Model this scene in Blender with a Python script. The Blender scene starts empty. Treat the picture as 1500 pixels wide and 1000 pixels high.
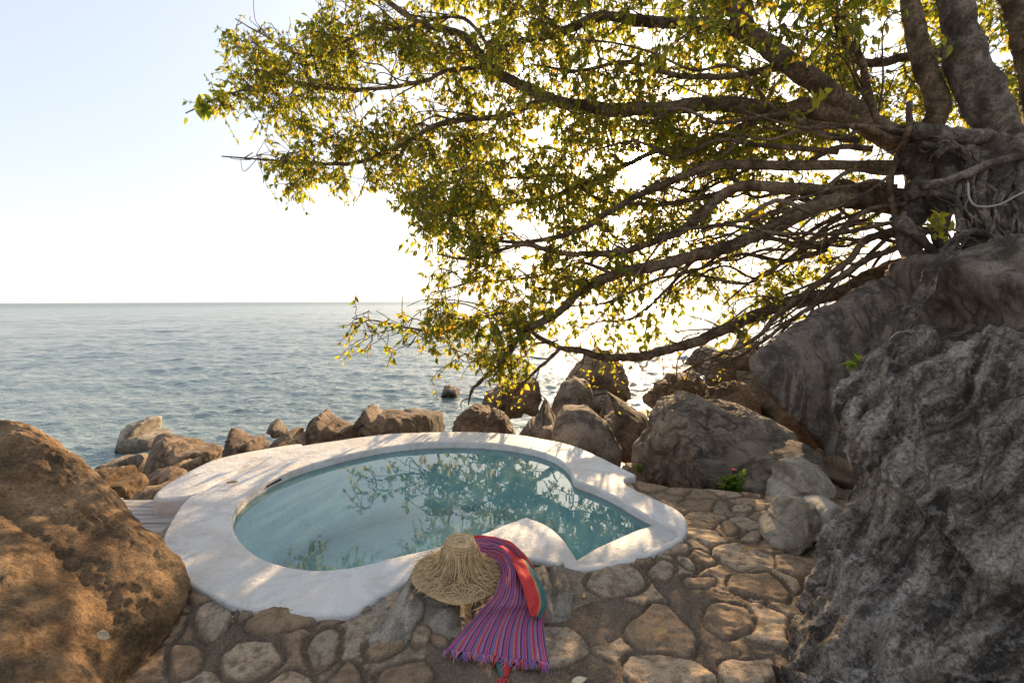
import bpy, bmesh, math, random
import numpy as np
from mathutils import Vector, Matrix
from mathutils.geometry import delaunay_2d_cdt

scene = bpy.context.scene
col = scene.collection
R = math.radians

# ------------------------------------------------------------------ camera
FPX = 708.0                      # focal length in pixels of a 1500 px wide frame (17 mm)
EYE = 1.5                        # metres above the pool rim
PITCH = math.atan(59 / FPX)
ROLL = 0.0039
fw = Vector((0, math.cos(PITCH), -math.sin(PITCH)))
up0 = Vector((0, math.sin(PITCH), math.cos(PITCH)))
rt0 = Vector((1, 0, 0))
up = up0 * math.cos(ROLL) + rt0 * math.sin(ROLL)
rt = rt0 * math.cos(ROLL) - up0 * math.sin(ROLL)
CAM = Vector((0, 0, EYE))
cd = bpy.data.cameras.new("camera")
cd.sensor_width = 36; cd.sensor_fit = 'HORIZONTAL'; cd.lens = 36 * FPX / 1500
cd.clip_start = 0.05; cd.clip_end = 30000
cam = bpy.data.objects.new("camera", cd); col.objects.link(cam)
M = Matrix((rt, up, -fw)).transposed().to_4x4(); M.translation = CAM
cam.matrix_world = M
scene.camera = cam

# ------------------------------------------------------------------ sky and sun
SUN_DIR = (fw + rt * ((935 - 750) / FPX) + up * ((500 - 240) / FPX)).normalized()
SUN_EL = math.asin(SUN_DIR.z)
SUN_AZ = math.atan2(SUN_DIR.x, SUN_DIR.y)         # clockwise from +Y
EXPOSURE = 1.22
world = bpy.data.worlds.new("World"); scene.world = world
world.use_nodes = True
wn = world.node_tree.nodes; wl = world.node_tree.links
wn.clear()
wout = wn.new('ShaderNodeOutputWorld'); wbg = wn.new('ShaderNodeBackground')
sky = wn.new('ShaderNodeTexSky'); sky.sky_type = 'NISHITA'; sky.sun_disc = False
sky.sun_elevation = SUN_EL; sky.sun_rotation = SUN_AZ
sky.altitude = 0; sky.air_density = 1.0; sky.dust_density = 2.5; sky.ozone_density = 1.0
wbg.inputs['Strength'].default_value = 0.088
# pale low haze whitening the sky, and the bright aureole round the sun
tc = wn.new('ShaderNodeTexCoord')
dot = wn.new('ShaderNodeVectorMath'); dot.operation = 'DOT_PRODUCT'
nrm = wn.new('ShaderNodeVectorMath'); nrm.operation = 'NORMALIZE'
wl.new(tc.outputs['Generated'], nrm.inputs[0])
wl.new(nrm.outputs[0], dot.inputs[0]); dot.inputs[1].default_value = SUN_DIR
def wmath(op, a, b=None):
    n = wn.new('ShaderNodeMath'); n.operation = op
    for i, v in enumerate((a, b)):
        if v is None: continue
        if isinstance(v, (int, float)): n.inputs[i].default_value = v
        else: wl.new(v, n.inputs[i])
    return n.outputs[0]
acos = wmath('ARCCOSINE', wmath('MINIMUM', dot.outputs['Value'], 1.0))
disc = wmath('MULTIPLY', wmath('EXPONENT', wmath('MULTIPLY', wmath('POWER', wmath('DIVIDE', acos, 0.026), 2.0), -1.0)), 500.0)
aur = wmath('MULTIPLY', wmath('EXPONENT', wmath('DIVIDE', acos, -0.16)), 22.0)
glow = wmath('ADD', disc, aur)
gcol = wn.new('ShaderNodeMix'); gcol.data_type = 'RGBA'; gcol.blend_type = 'MULTIPLY'
gcol.inputs[0].default_value = 1.0
comb = wn.new('ShaderNodeCombineColor')
for i in range(3): wl.new(glow, comb.inputs[i])
wl.new(comb.outputs[0], gcol.inputs[6]); gcol.inputs[7].default_value = (1.0, 0.93, 0.80, 1)
skymix = wn.new('ShaderNodeMix'); skymix.data_type = 'RGBA'; skymix.blend_type = 'MIX'
sepz = wn.new('ShaderNodeSeparateXYZ'); wl.new(nrm.outputs[0], sepz.inputs[0])
low = wmath('EXPONENT', wmath('DIVIDE', wmath('MAXIMUM', sepz.outputs['Z'], 0.0), -0.11))
wl.new(wmath('MULTIPLY_ADD' if False else 'ADD', wmath('MULTIPLY', low, 0.30), 0.64), skymix.inputs[0])
hz = wn.new('ShaderNodeMix'); hz.data_type = 'RGBA'; wl.new(low, hz.inputs[0])
hz.inputs[6].default_value = (4.5, 4.9, 5.5, 1); hz.inputs[7].default_value = (6.6, 6.0, 5.4, 1)
wl.new(sky.outputs[0], skymix.inputs[6]); wl.new(hz.outputs[2], skymix.inputs[7])
addc = wn.new('ShaderNodeMix'); addc.data_type = 'RGBA'; addc.blend_type = 'ADD'; addc.inputs[0].default_value = 1.0
wl.new(skymix.outputs[2], addc.inputs[6]); wl.new(gcol.outputs[2], addc.inputs[7])
wl.new(addc.outputs[2], wbg.inputs['Color'])
wl.new(wbg.outputs[0], wout.inputs['Surface'])

sl = bpy.data.lights.new("sun", 'SUN'); sl.energy = 5.0; sl.angle = R(0.6); sl.color = (1.0, 0.69, 0.38)
so = bpy.data.objects.new("sun", sl); col.objects.link(so)
so.rotation_euler = (-SUN_DIR).to_track_quat('-Z', 'Y').to_euler()

scene.view_settings.view_transform = 'Standard'
scene.view_settings.look = 'None'
scene.view_settings.exposure = EXPOSURE
scene.view_settings.gamma = 1.0
scene.render.engine = 'CYCLES'
scene.cycles.use_denoising = True
scene.cycles.max_bounces = 8
scene.cycles.diffuse_bounces = 4
scene.cycles.transparent_max_bounces = 24
scene.cycles.sample_clamp_indirect = 6

# ------------------------------------------------------------------ helpers
def ray(px, py):
    return fw + rt * ((px - 750) / FPX) + up * ((500 - py) / FPX)
def at(px, py, Y):
    d = ray(px, py); return CAM + d * (Y / d.y)
def atz(px, py, z):
    d = ray(px, py); return CAM + d * ((z - EYE) / d.z)
RT = np.array(rt); UP = np.array(up); FW = np.array(fw); CM = np.array(CAM)
def project(P):
    Q = P - CM
    d = np.maximum(Q @ FW, 0.05)
    return np.stack([750 + FPX * (Q @ RT) / d, 500 - FPX * (Q @ UP) / d], 1)

rngp = np.random.default_rng(7)
PERM = np.concatenate([rngp.permutation(256)] * 3).astype(np.int64)
GR = rngp.normal(size=(256, 3)); GR /= np.linalg.norm(GR, axis=1)[:, None]
def pn(P):
    P = np.asarray(P, float); i = np.floor(P).astype(np.int64); f = P - i; i &= 255
    u = f * f * f * (f * (f * 6 - 15) + 10)
    out = np.zeros(len(P))
    for dx in (0, 1):
        wx = u[:, 0] if dx else 1 - u[:, 0]
        for dy in (0, 1):
            wy = u[:, 1] if dy else 1 - u[:, 1]
            for dz in (0, 1):
                wz = u[:, 2] if dz else 1 - u[:, 2]
                h = PERM[PERM[PERM[(i[:, 0] + dx) & 255] + ((i[:, 1] + dy) & 255)] + ((i[:, 2] + dz) & 255)]
                g = GR[h]
                out += wx * wy * wz * (g[:, 0] * (f[:, 0] - dx) + g[:, 1] * (f[:, 1] - dy) + g[:, 2] * (f[:, 2] - dz))
    return out * 1.5
def fbm(P, oct=4, gain=0.5):
    s = np.zeros(len(P)); a = 1.0; Q = np.array(P, float)
    for k in range(oct):
        s += a * pn(Q); Q = Q * 2.03 + 17.3; a *= gain
    return s
def sstep(a, b, x):
    t = np.clip((x - a) / (b - a), 0, 1); return t * t * (3 - 2 * t)

def tag(o, label=None, cat=None, group=None, kind=None):
    if label: o['label'] = label
    if cat: o['category'] = cat
    if group: o['group'] = group
    if kind: o['kind'] = kind
    return o
def empty(name, loc, label=None, cat=None, group=None):
    o = bpy.data.objects.new(name, None); o.empty_display_size = 0.1
    o.location = loc; col.objects.link(o)
    return tag(o, label, cat, group)
def mesh_obj(name, V, F, mat, parent=None, origin=None, smooth=True, attrs=None, uv=None):
    V = np.asarray(V, float)
    off = np.zeros(3)
    if origin is not None: off = np.array(origin, float)
    elif parent is not None: off = np.array(parent.location)
    me = bpy.data.meshes.new(name)
    V2 = V - off
    if isinstance(F, np.ndarray):
        n = len(F); k = F.shape[1]
        me.vertices.add(len(V2)); me.vertices.foreach_set('co', V2.ravel())
        me.loops.add(n * k); me.loops.foreach_set('vertex_index', F.ravel().astype(np.int32))
        me.polygons.add(n); me.polygons.foreach_set('loop_start', np.arange(0, n * k, k, dtype=np.int32))
        me.update(calc_edges=True)
    else:
        me.from_pydata([tuple(v) for v in V2], [], F)
    if smooth:
        me.polygons.foreach_set('use_smooth', np.ones(len(me.polygons), dtype=bool))
    if attrs:
        for an, av in attrs.items():
            a = me.attributes.new(an, 'FLOAT', 'POINT'); a.data.foreach_set('value', np.asarray(av, np.float32))
    if uv is not None:
        ul = me.uv_layers.new(name='UVMap')
        li = np.empty(len(me.loops), np.int32); me.loops.foreach_get('vertex_index', li)
        ul.data.foreach_set('uv', np.asarray(uv, np.float32)[li].ravel())
    me.validate(); me.update()
    me.materials.append(mat)
    o = bpy.data.objects.new(name, me); col.objects.link(o)
    if parent is not None:
        o.parent = parent
        if origin is not None: o.location = Vector(origin) - parent.location
    elif origin is not None: o.location = origin
    return o

class MB:
    """collects tubes / boxes into one mesh"""
    def __init__(s): s.V = []; s.F = []; s.n = 0
    def add(s, V, F):
        s.V.append(np.asarray(V, float)); s.F += [tuple(i + s.n for i in f) for f in F]; s.n += len(V)
    def tube(s, P, rad, seg=8, lump=0.0, seed=0.0):
        P = np.asarray(P, float); n = len(P); rad = np.asarray(rad, float)
        T = np.gradient(P, axis=0); T /= np.linalg.norm(T, axis=1)[:, None] + 1e-9
        ref = np.array([0, 0, 1.0]) if abs(T[0, 2]) < .9 else np.array([1.0, 0, 0])
        a = np.cross(T[0], ref); a /= np.linalg.norm(a)
        V = np.empty((n, seg, 3)); ang = np.arange(seg) * 2 * math.pi / seg
        for i in range(n):
            a = a - T[i] * (a @ T[i]); a /= np.linalg.norm(a) + 1e-9
            b = np.cross(T[i], a)
            V[i] = P[i] + rad[i] * (np.cos(ang)[:, None] * a + np.sin(ang)[:, None] * b)
        if lump:
            Q = V.reshape(-1, 3)
            N = (V - P[:, None, :]).reshape(-1, 3)
            Q = Q + N * (lump * fbm(Q * (0.5 / max(rad.mean(), .01)) + seed, 3))[:, None]
            V = Q.reshape(n, seg, 3)
        F = [(i * seg + j, i * seg + (j + 1) % seg, (i + 1) * seg + (j + 1) % seg, (i + 1) * seg + j)
             for i in range(n - 1) for j in range(seg)]
        F.append(tuple(range(seg))[::-1]); F.append(tuple((n - 1) * seg + j for j in range(seg)))
        s.add(V.reshape(-1, 3), F)
    def build(s, name, mat, parent=None, origin=None):
        return mesh_obj(name, np.concatenate(s.V), s.F, mat, parent, origin)

def catmull(P, k=8):
    P = np.asarray(P, float)
    Q = np.vstack([2 * P[0] - P[1], P, 2 * P[-1] - P[-2]]); out = []
    for i in range(1, len(Q) - 2):
        for t in np.arange(k) / k:
            a, b, c, d = Q[i - 1], Q[i], Q[i + 1], Q[i + 2]
            out.append(.5 * (2 * b + (c - a) * t + (2 * a - 5 * b + 4 * c - d) * t * t + (3 * b - a - 3 * c + d) * t ** 3))
    out.append(P[-1]); return np.array(out)
def chaikin(P, it=2):
    P = np.asarray(P, float)
    for _ in range(it):
        N = np.roll(P, -1, 0)
        P = np.stack([.75 * P + .25 * N, .25 * P + .75 * N], 1).reshape(-1, P.shape[1])
    return P
def resample_closed(P, step):
    Q = np.vstack([P, P[:1]]); d = np.linalg.norm(np.diff(Q, axis=0), axis=1); s = np.r_[0, np.cumsum(d)]
    n = max(8, int(s[-1] / step)); t = np.arange(n) * s[-1] / n
    return np.stack([np.interp(t, s, Q[:, k]) for k in range(Q.shape[1])], 1)
def inside(P, poly):
    x, y = P[:, 0], P[:, 1]; r = np.zeros(len(P), bool)
    n = len(poly)
    for i in range(n):
        x1, y1 = poly[i]; x2, y2 = poly[(i + 1) % n]
        if y1 == y2: continue
        c = ((y1 > y) != (y2 > y)) & (x < (x2 - x1) * (y - y1) / (y2 - y1) + x1)
        r ^= c
    return r
def pdist(P, poly):
    best = np.full(len(P), 1e9); n = len(poly)
    for i in range(n):
        a = poly[i]; b = poly[(i + 1) % n]; ab = b - a
        t = np.clip(((P - a) @ ab) / (ab @ ab + 1e-12), 0, 1)
        best = np.minimum(best, np.linalg.norm(P - a - t[:, None] * ab, axis=1))
    return best
def sdf(P, poly):
    return np.where(inside(P, poly), 1, -1) * pdist(P, poly)   # positive inside

# ------------------------------------------------------------------ materials
def new_mat(name):
    m = bpy.data.materials.new(name); m.use_nodes = True
    nt = m.node_tree; nt.nodes.clear()
    o = nt.nodes.new('ShaderNodeOutputMaterial')
    return m, nt, o
class NT:
    def __init__(s, nt): s.nt = nt
    def n(s, t, **kw):
        x = s.nt.nodes.new(t)
        for k, v in kw.items(): setattr(x, k, v)
        return x
    def link(s, a, b): s.nt.links.new(a, b)
    def noise(s, vec, scale, detail=6, rough=.6, dist=0.0):
        x = s.n('ShaderNodeTexNoise'); x.inputs['Scale'].default_value = scale
        x.inputs['Detail'].default_value = detail; x.inputs['Roughness'].default_value = rough
        x.inputs['Distortion'].default_value = dist
        s.link(vec, x.inputs['Vector']); return x.outputs['Fac']
    def ramp(s, fac, stops):
        x = s.n('ShaderNodeValToRGB'); e = x.color_ramp.elements
        while len(e) < len(stops): e.new(.5)
        for el, (p, c) in zip(e, stops):
            el.position = p; el.color = (*c, 1) if len(c) == 3 else c
        s.link(fac, x.inputs['Fac']); return x.outputs['Color']
    def mix(s, f, a, b, mode='MIX'):
        x = s.n('ShaderNodeMix', data_type='RGBA', blend_type=mode)
        for i, v in ((0, f), (6, a), (7, b)):
            if isinstance(v, (int, float)): x.inputs[i].default_value = v
            elif isinstance(v, tuple): x.inputs[i].default_value = (*v, 1)
            else: s.link(v, x.inputs[i])
        return x.outputs[2]
    def math(s, op, a, b=None, c=None):
        x = s.n('ShaderNodeMath', operation=op)
        for i, v in enumerate((a, b, c)):
            if v is None: continue
            if isinstance(v, (int, float)): x.inputs[i].default_value = v
            else: s.link(v, x.inputs[i])
        return x.outputs[0]
    def bump(s, h, strength, dist, normal=None):
        x = s.n('ShaderNodeBump'); x.inputs['Strength'].default_value = strength
        x.inputs['Distance'].default_value = dist; s.link(h, x.inputs['Height'])
        if normal: s.link(normal, x.inputs['Normal'])
        return x.outputs['Normal']
    def bsdf(s, color, rough, out, normal=None, spec=.3):
        b = s.n('ShaderNodeBsdfPrincipled')
        if isinstance(color, tuple): b.inputs['Base Color'].default_value = (*color, 1)
        else: s.link(color, b.inputs['Base Color'])
        if isinstance(rough, (int, float)): b.inputs['Roughness'].default_value = rough
        else: s.link(rough, b.inputs['Roughness'])
        b.inputs['Specular IOR Level'].default_value = spec
        if normal: s.link(normal, b.inputs['Normal'])
        s.link(b.outputs[0], out.inputs['Surface']); return b

def rock_mat(name, dark, mid, light, stain=(.05, .04, .03), scale=1.0, stain_amt=.5, speck=.35, stretch=(1, 1, 1), bump=.6, lichen=None):
    m, nt, o = new_mat(name); t = NT(nt)
    tc = t.n('ShaderNodeTexCoord'); oi = t.n('ShaderNodeObjectInfo')
    mp = t.n('ShaderNodeVectorMath', operation='ADD')
    rv = t.n('ShaderNodeVectorMath', operation='SCALE'); rv.inputs[0].default_value = (37, 91, 53)
    t.link(oi.outputs['Random'], rv.inputs['Scale'])
    t.link(tc.outputs['Object'], mp.inputs[0]); t.link(rv.outputs[0], mp.inputs[1])
    v = mp.outputs[0]
    st = t.n('ShaderNodeMapping'); st.inputs['Scale'].default_value = stretch; t.link(v, st.inputs['Vector'])
    vs = st.outputs[0]
    n1 = t.noise(vs, 1.6 * scale, 8, .62, .3)
    n2 = t.noise(v, 9 * scale, 8, .7)
    n3 = t.noise(v, 55 * scale, 5, .75)
    c = t.ramp(n1, [(.40, dark), (.5, mid), (.62, light)])
    c = t.mix(t.math('MULTIPLY', t.ramp(n2, [(.48, (0, 0, 0)), (.62, (1, 1, 1))]), .5), c, light)
    n4 = t.noise(vs, 3.3 * scale, 10, .68, .8)
    c = t.mix(t.math('MULTIPLY', t.ramp(n4, [(.5, (0, 0, 0)), (.58, (1, 1, 1))]), stain_amt), c, stain)
    sp = t.ramp(n3, [(.36, (1 - speck,) * 3), (.5, (1, 1, 1)), (.66, (1 + speck * .6,) * 3)])
    c = t.mix(1.0, c, sp, 'MULTIPLY')
    if lichen:
        n5 = t.noise(v, 4.5 * scale, 10, .75, .4)
        c = t.mix(t.ramp(n5, [(.56, (0, 0, 0)), (.63, (.8, .8, .8))]), c, lichen)
    # per-rock brightness variation
    ge = t.n('ShaderNodeNewGeometry'); sz = t.n('ShaderNodeSeparateXYZ'); t.link(ge.outputs['Position'], sz.inputs[0])
    wet = t.n('ShaderNodeMapRange'); wet.inputs['From Min'].default_value = -1.30; wet.inputs['From Max'].default_value = -1.46
    t.link(t.math('MULTIPLY_ADD', n1, .35, t.math('SUBTRACT', sz.outputs[2], .17)), wet.inputs['Value'])
    c = t.mix(t.math('MULTIPLY', wet.outputs[0], .62), c, (.022, .018, .014))
    hv = t.n('ShaderNodeHueSaturation'); t.link(c, hv.inputs['Color'])
    t.link(t.math('MULTIPLY_ADD', oi.outputs['Random'], .4, .72), hv.inputs['Value'])
    h = t.math('ADD', t.math('MULTIPLY', n2, 1.0), t.math('MULTIPLY', n3, .45))
    nb = t.bump(h, bump, .035)
    t.bsdf(hv.outputs[0], .88, o, nb, .25)
    return m

def plain_mat(name, colr, rough=.8, var=.15, scale=8, bump=.2, bdist=.01, spec=.3):
    m, nt, o = new_mat(name); t = NT(nt)
    tc = t.n('ShaderNodeTexCoord'); v = tc.outputs['Object']
    n1 = t.noise(v, scale, 7, .65)
    c = t.ramp(n1, [(.25, tuple(x * (1 - var) for x in colr)), (.75, tuple(min(1, x * (1 + var)) for x in colr))])
    n2 = t.noise(v, scale * 7, 4, .6)
    t.bsdf(c, rough, o, t.bump(n2, bump, bdist), spec)
    return m

M_ROCK_BROWN = rock_mat('rock_brown', (.085, .055, .035), (.17, .115, .075), (.29, .205, .135), (.045, .032, .024), 1.2, .65, .45, bump=.9)
M_ROCK_GREY = rock_mat('rock_grey', (.105, .078, .057), (.20, .152, .115), (.32, .255, .195), (.052, .040, .031), 1.2, .65, .45, bump=.9)
M_ROCK_PALE = rock_mat('rock_pale', (.24, .20, .155), (.38, .325, .255), (.50, .44, .36), (.12, .095, .07), 1.8, .5, .4, bump=.9)
M_ROCK_GOLD = rock_mat('rock_gold', (.12, .07, .036), (.235, .142, .07), (.37, .24, .13), (.055, .036, .022), 1.3, .6, .5, bump=1.0)
M_ROCK_CLIFF = rock_mat('rock_cliff', (.085, .066, .052), (.165, .128, .10), (.25, .205, .165), (.04, .031, .025), 1.1, .7, .4, (1.6, 1.6, .4), .9)
M_ROCK_FRONT = rock_mat('rock_front', (.05, .043, .04), (.12, .102, .09), (.25, .215, .19), (.03, .026, .024), 2.0, .55, .6, (1.5, 1.5, .3), 1.2, lichen=(.34, .31, .29))
def make_front_rock():
    m, nt, o = new_mat('fluted_rock'); t = NT(nt)
    tc = t.n('ShaderNodeTexCoord'); v = tc.outputs['Object']
    gu = t.n('ShaderNodeAttribute', attribute_name='gu'); gv = t.n('ShaderNodeAttribute', attribute_name='gv')
    cx = t.n('ShaderNodeCombineXYZ'); t.link(t.math('MULTIPLY', gu.outputs['Fac'], 5.0), cx.inputs[0]); t.link(t.math('MULTIPLY', gv.outputs['Fac'], 1.5), cx.inputs[1])
    vs = cx.outputs[0]
    n1 = t.noise(vs, 1.5, 9, .68, .9); n2 = t.noise(v, 14, 9, .78); n3 = t.noise(v, 62, 5, .8); n4 = t.noise(vs, 2.6, 8, .7, .6)
    c = t.ramp(n1, [(.40, (.055, .044, .036)), (.47, (.20, .158, .122)), (.53, (.38, .31, .25)), (.61, (.58, .51, .44))])  # streaks along the flutes: rock tone plus groove shade put into the colour
    c = t.mix(t.ramp(n4, [(.52, (0, 0, 0)), (.60, (.8, .8, .8))]), c, (.08, .064, .052))
    c = t.mix(t.math('MULTIPLY', t.ramp(n2, [(.52, (0, 0, 0)), (.58, (1, 1, 1))]), .45), c, (.52, .46, .40))
    c = t.mix(t.math('MULTIPLY', t.ramp(n2, [(.40, (1, 1, 1)), (.46, (0, 0, 0))]), .7), c, (.06, .05, .042))
    c = t.mix(1.0, c, t.ramp(n3, [(.36, (.35, .35, .35)), (.5, (1, 1, 1)), (.66, (1.5, 1.5, 1.5))]), 'MULTIPLY')
    h = t.math('ADD', t.math('ADD', n2, t.math('MULTIPLY', n3, .6)), t.math('MULTIPLY', n1, 1.5))
    t.bsdf(c, .85, o, t.bump(h, 1.0, .05), .3)
    return m
M_ROCK_FRONT = make_front_rock()
def make_ground_mat(name, mortar, s_lo, s_hi):
    m, nt, o = new_mat(name); t = NT(nt)
    tc = t.n('ShaderNodeTexCoord'); v = tc.outputs['Object']
    a1 = t.n('ShaderNodeAttribute', attribute_name='stone'); a2 = t.n('ShaderNodeAttribute', attribute_name='tint')
    n1 = t.noise(v, 3.0, 8, .65, .4); n2 = t.noise(v, 18, 8, .7); n3 = t.noise(v, 110, 4, .8)
    st = t.ramp(a2.outputs['Fac'], [(0, s_lo), (.35, tuple(x * 1.2 for x in s_lo)), (.62, s_hi), (.8, (.37, .295, .215)), (1, (.20, .148, .105))])
    st = t.mix(t.ramp(n2, [(.46, (0, 0, 0)), (.62, (.85, .85, .85))]), st, tuple(x * .55 for x in s_lo))
    mo = t.mix(t.ramp(n1, [(.35, (0, 0, 0)), (.65, (1, 1, 1))]), mortar, tuple(x * .55 for x in mortar))
    mo = t.mix(t.ramp(n3, [(.52, (0, 0, 0)), (.68, (.6, .6, .6))]), mo, tuple(min(1, x * 1.6) for x in mortar))
    c = t.mix(a1.outputs['Fac'], mo, st)
    c = t.mix(1.0, c, t.ramp(n3, [(.33, (.6, .6, .6)), (.6, (1.1, 1.1, 1.1))]), 'MULTIPLY')
    h = t.math('ADD', t.math('MULTIPLY', n2, .8), t.math('MULTIPLY', n3, .5))
    t.bsdf(c, .88, o, t.bump(h, .7, .02), .25)
    return m
M_PAVING = make_ground_mat('paving', (.185, .135, .095), (.28, .19, .12), (.48, .35, .235))
M_TERRAIN = rock_mat('shore_ground', (.12, .085, .06), (.2, .14, .095), (.29, .21, .145), (.06, .045, .035), 1.5, .6)

def make_plaster(name, base, warm):
    m, nt, o = new_mat(name); t = NT(nt)
    tc = t.n('ShaderNodeTexCoord'); v = tc.outputs['Object']
    n1 = t.noise(v, 1.7, 8, .7, .6); n2 = t.noise(v, 7, 9, .72); n3 = t.noise(v, 45, 5, .6); n4 = t.noise(v, 26, 3, .5)
    c = t.mix(t.ramp(n1, [(.43, (0, 0, 0)), (.58, (1, 1, 1))]), base, warm)
    c = t.mix(t.math('MULTIPLY', t.ramp(n2, [(.54, (0, 0, 0)), (.64, (1, 1, 1))]), .3), c, tuple(x * .5 for x in base))
    n5 = t.noise(v, 2.6, 10, .78, 1.2)
    c = t.mix(t.math('MULTIPLY', t.ramp(n5, [(.5, (0, 0, 0)), (.56, (1, 1, 1))]), .42), c, tuple(x * .72 for x in warm))
    c = t.mix(t.math('MULTIPLY', t.ramp(n4, [(.71, (0, 0, 0)), (.76, (1, 1, 1))]), .5), c, (.28, .22, .17))
    t.bsdf(c, .62, o, t.bump(t.math('ADD', n2, t.math('MULTIPLY', n3, .25)), .75, .025), .3)
    return m
M_PLASTER = make_plaster('white_plaster', (.60, .59, .58), (.56, .52, .475))
M_BASIN = make_plaster('basin_plaster', (.58, .86, .85), (.52, .82, .81))

def make_pool_water():
    m, nt, o = new_mat('pool_water'); t = NT(nt)
    tc = t.n('ShaderNodeTexCoord')
    n = t.noise(tc.outputs['Object'], 1.3, 2, .5, .2)
    n2 = t.noise(tc.outputs['Object'], 9.0, 2, .5)
    nb = t.bump(t.math('ADD', n, t.math('MULTIPLY', n2, .05)), .09, .06)
    fr = t.n('ShaderNodeFresnel'); fr.inputs['IOR'].default_value = 1.36; t.link(nb, fr.inputs['Normal'])
    tr = t.n('ShaderNodeBsdfTransparent'); tr.inputs[0].default_value = (.86, .965, .965, 1)
    gl = t.n('ShaderNodeBsdfGlossy'); gl.inputs['Roughness'].default_value = .0; t.link(nb, gl.inputs['Normal'])
    mx = t.n('ShaderNodeMixShader')
    df = t.n('ShaderNodeBsdfDiffuse'); df.inputs[0].default_value = (.30, .54, .56, 1)
    mk = t.n('ShaderNodeMixShader'); mk.inputs[0].default_value = .14; t.link(tr.outputs[0], mk.inputs[1]); t.link(df.outputs[0], mk.inputs[2])
    t.link(t.math('MULTIPLY_ADD', fr.outputs[0], 1.15, .03), mx.inputs[0]); t.link(mk.outputs[0], mx.inputs[1]); t.link(gl.outputs[0], mx.inputs[2])
    t.link(mx.outputs[0], o.inputs['Surface'])
    return m
M_POOLWATER = make_pool_water()

def make_sea():
    m, nt, o = new_mat('sea_water'); t = NT(nt)
    tc = t.n('ShaderNodeTexCoord')
    mp = t.n('ShaderNodeMapping'); mp.inputs['Scale'].default_value = (.55, 1.0, 1.0); t.link(tc.outputs['Object'], mp.inputs['Vector'])
    n = t.noise(mp.outputs[0], 1.9, 5, .6, .5)
    n2 = t.noise(mp.outputs[0], .35, 3, .55, .4)
    n3 = t.noise(mp.outputs[0], 7, 3, .6, .3)
    h = t.math('ADD', t.math('ADD', t.math('MULTIPLY', n, .3), t.math('MULTIPLY', n2, .8)), t.math('MULTIPLY', n3, .15))
    nb = t.bump(h, 1.0, .5)
    ln = t.n('ShaderNodeVectorMath', operation='LENGTH'); t.link(tc.outputs['Object'], ln.inputs[0])
    mr = t.n('ShaderNodeMapRange'); mr.inputs['From Min'].default_value = 25; mr.inputs['From Max'].default_value = 600
    mr.inputs['To Min'].default_value = .08; mr.inputs['To Max'].default_value = .34; t.link(ln.outputs['Value'], mr.inputs['Value'])
    b = t.bsdf((.15, .205, .205), mr.outputs[0], o, nb, .7)
    b.inputs['IOR'].default_value = 1.33
    return m
M_SEA = make_sea()

# ------------------------------------------------------------------ rock builder
_ico = {}
def ico(n):
    if n not in _ico:
        bm = bmesh.new(); bmesh.ops.create_icosphere(bm, subdivisions=n, radius=1)
        bm.verts.ensure_lookup_table()
        V = np.array([v.co[:] for v in bm.verts]); F = np.array([[v.index for v in f.verts] for f in bm.faces])
        bm.free(); _ico[n] = (V / np.linalg.norm(V, axis=1)[:, None], F)
    return _ico[n]
NB = 180
def radial(poly2, c):
    """distance from c to the outline for NB angles"""
    th = (np.arange(NB) + .5) / NB * 2 * math.pi - math.pi
    out = np.zeros(NB); P = np.asarray(poly2, float) - c
    for i in range(len(P)):
        a = P[i]; b = P[(i + 1) % len(P)]; e = b - a
        dx, dy = np.cos(th), np.sin(th)
        den = dx * e[1] - dy * e[0]
        den = np.where(abs(den) < 1e-9, 1e-9, den)
        r = (a[0] * e[1] - a[1] * e[0]) / den
        s = (a[0] * dy - a[1] * dx) / den
        ok = (s >= -1e-6) & (s <= 1 + 1e-6) & (r > 0)
        out = np.where(ok, np.maximum(out, r), out)
    bad = out <= 0
    if bad.any(): out[bad] = np.interp(np.where(bad)[0], np.where(~bad)[0], out[~bad])
    return out
def csmooth(a, k):
    K = np.exp(-.5 * (np.arange(-3 * k, 3 * k + 1) / k) ** 2); K /= K.sum()
    return np.convolve(np.r_[a[-3 * k:], a, a[:3 * k]], K, 'valid')
def rinterp(r, th):
    x = (th + math.pi) / (2 * math.pi) * NB - .5
    return np.interp(x, np.arange(-1, NB + 1), np.r_[r[-1], r, r[0]])
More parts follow.
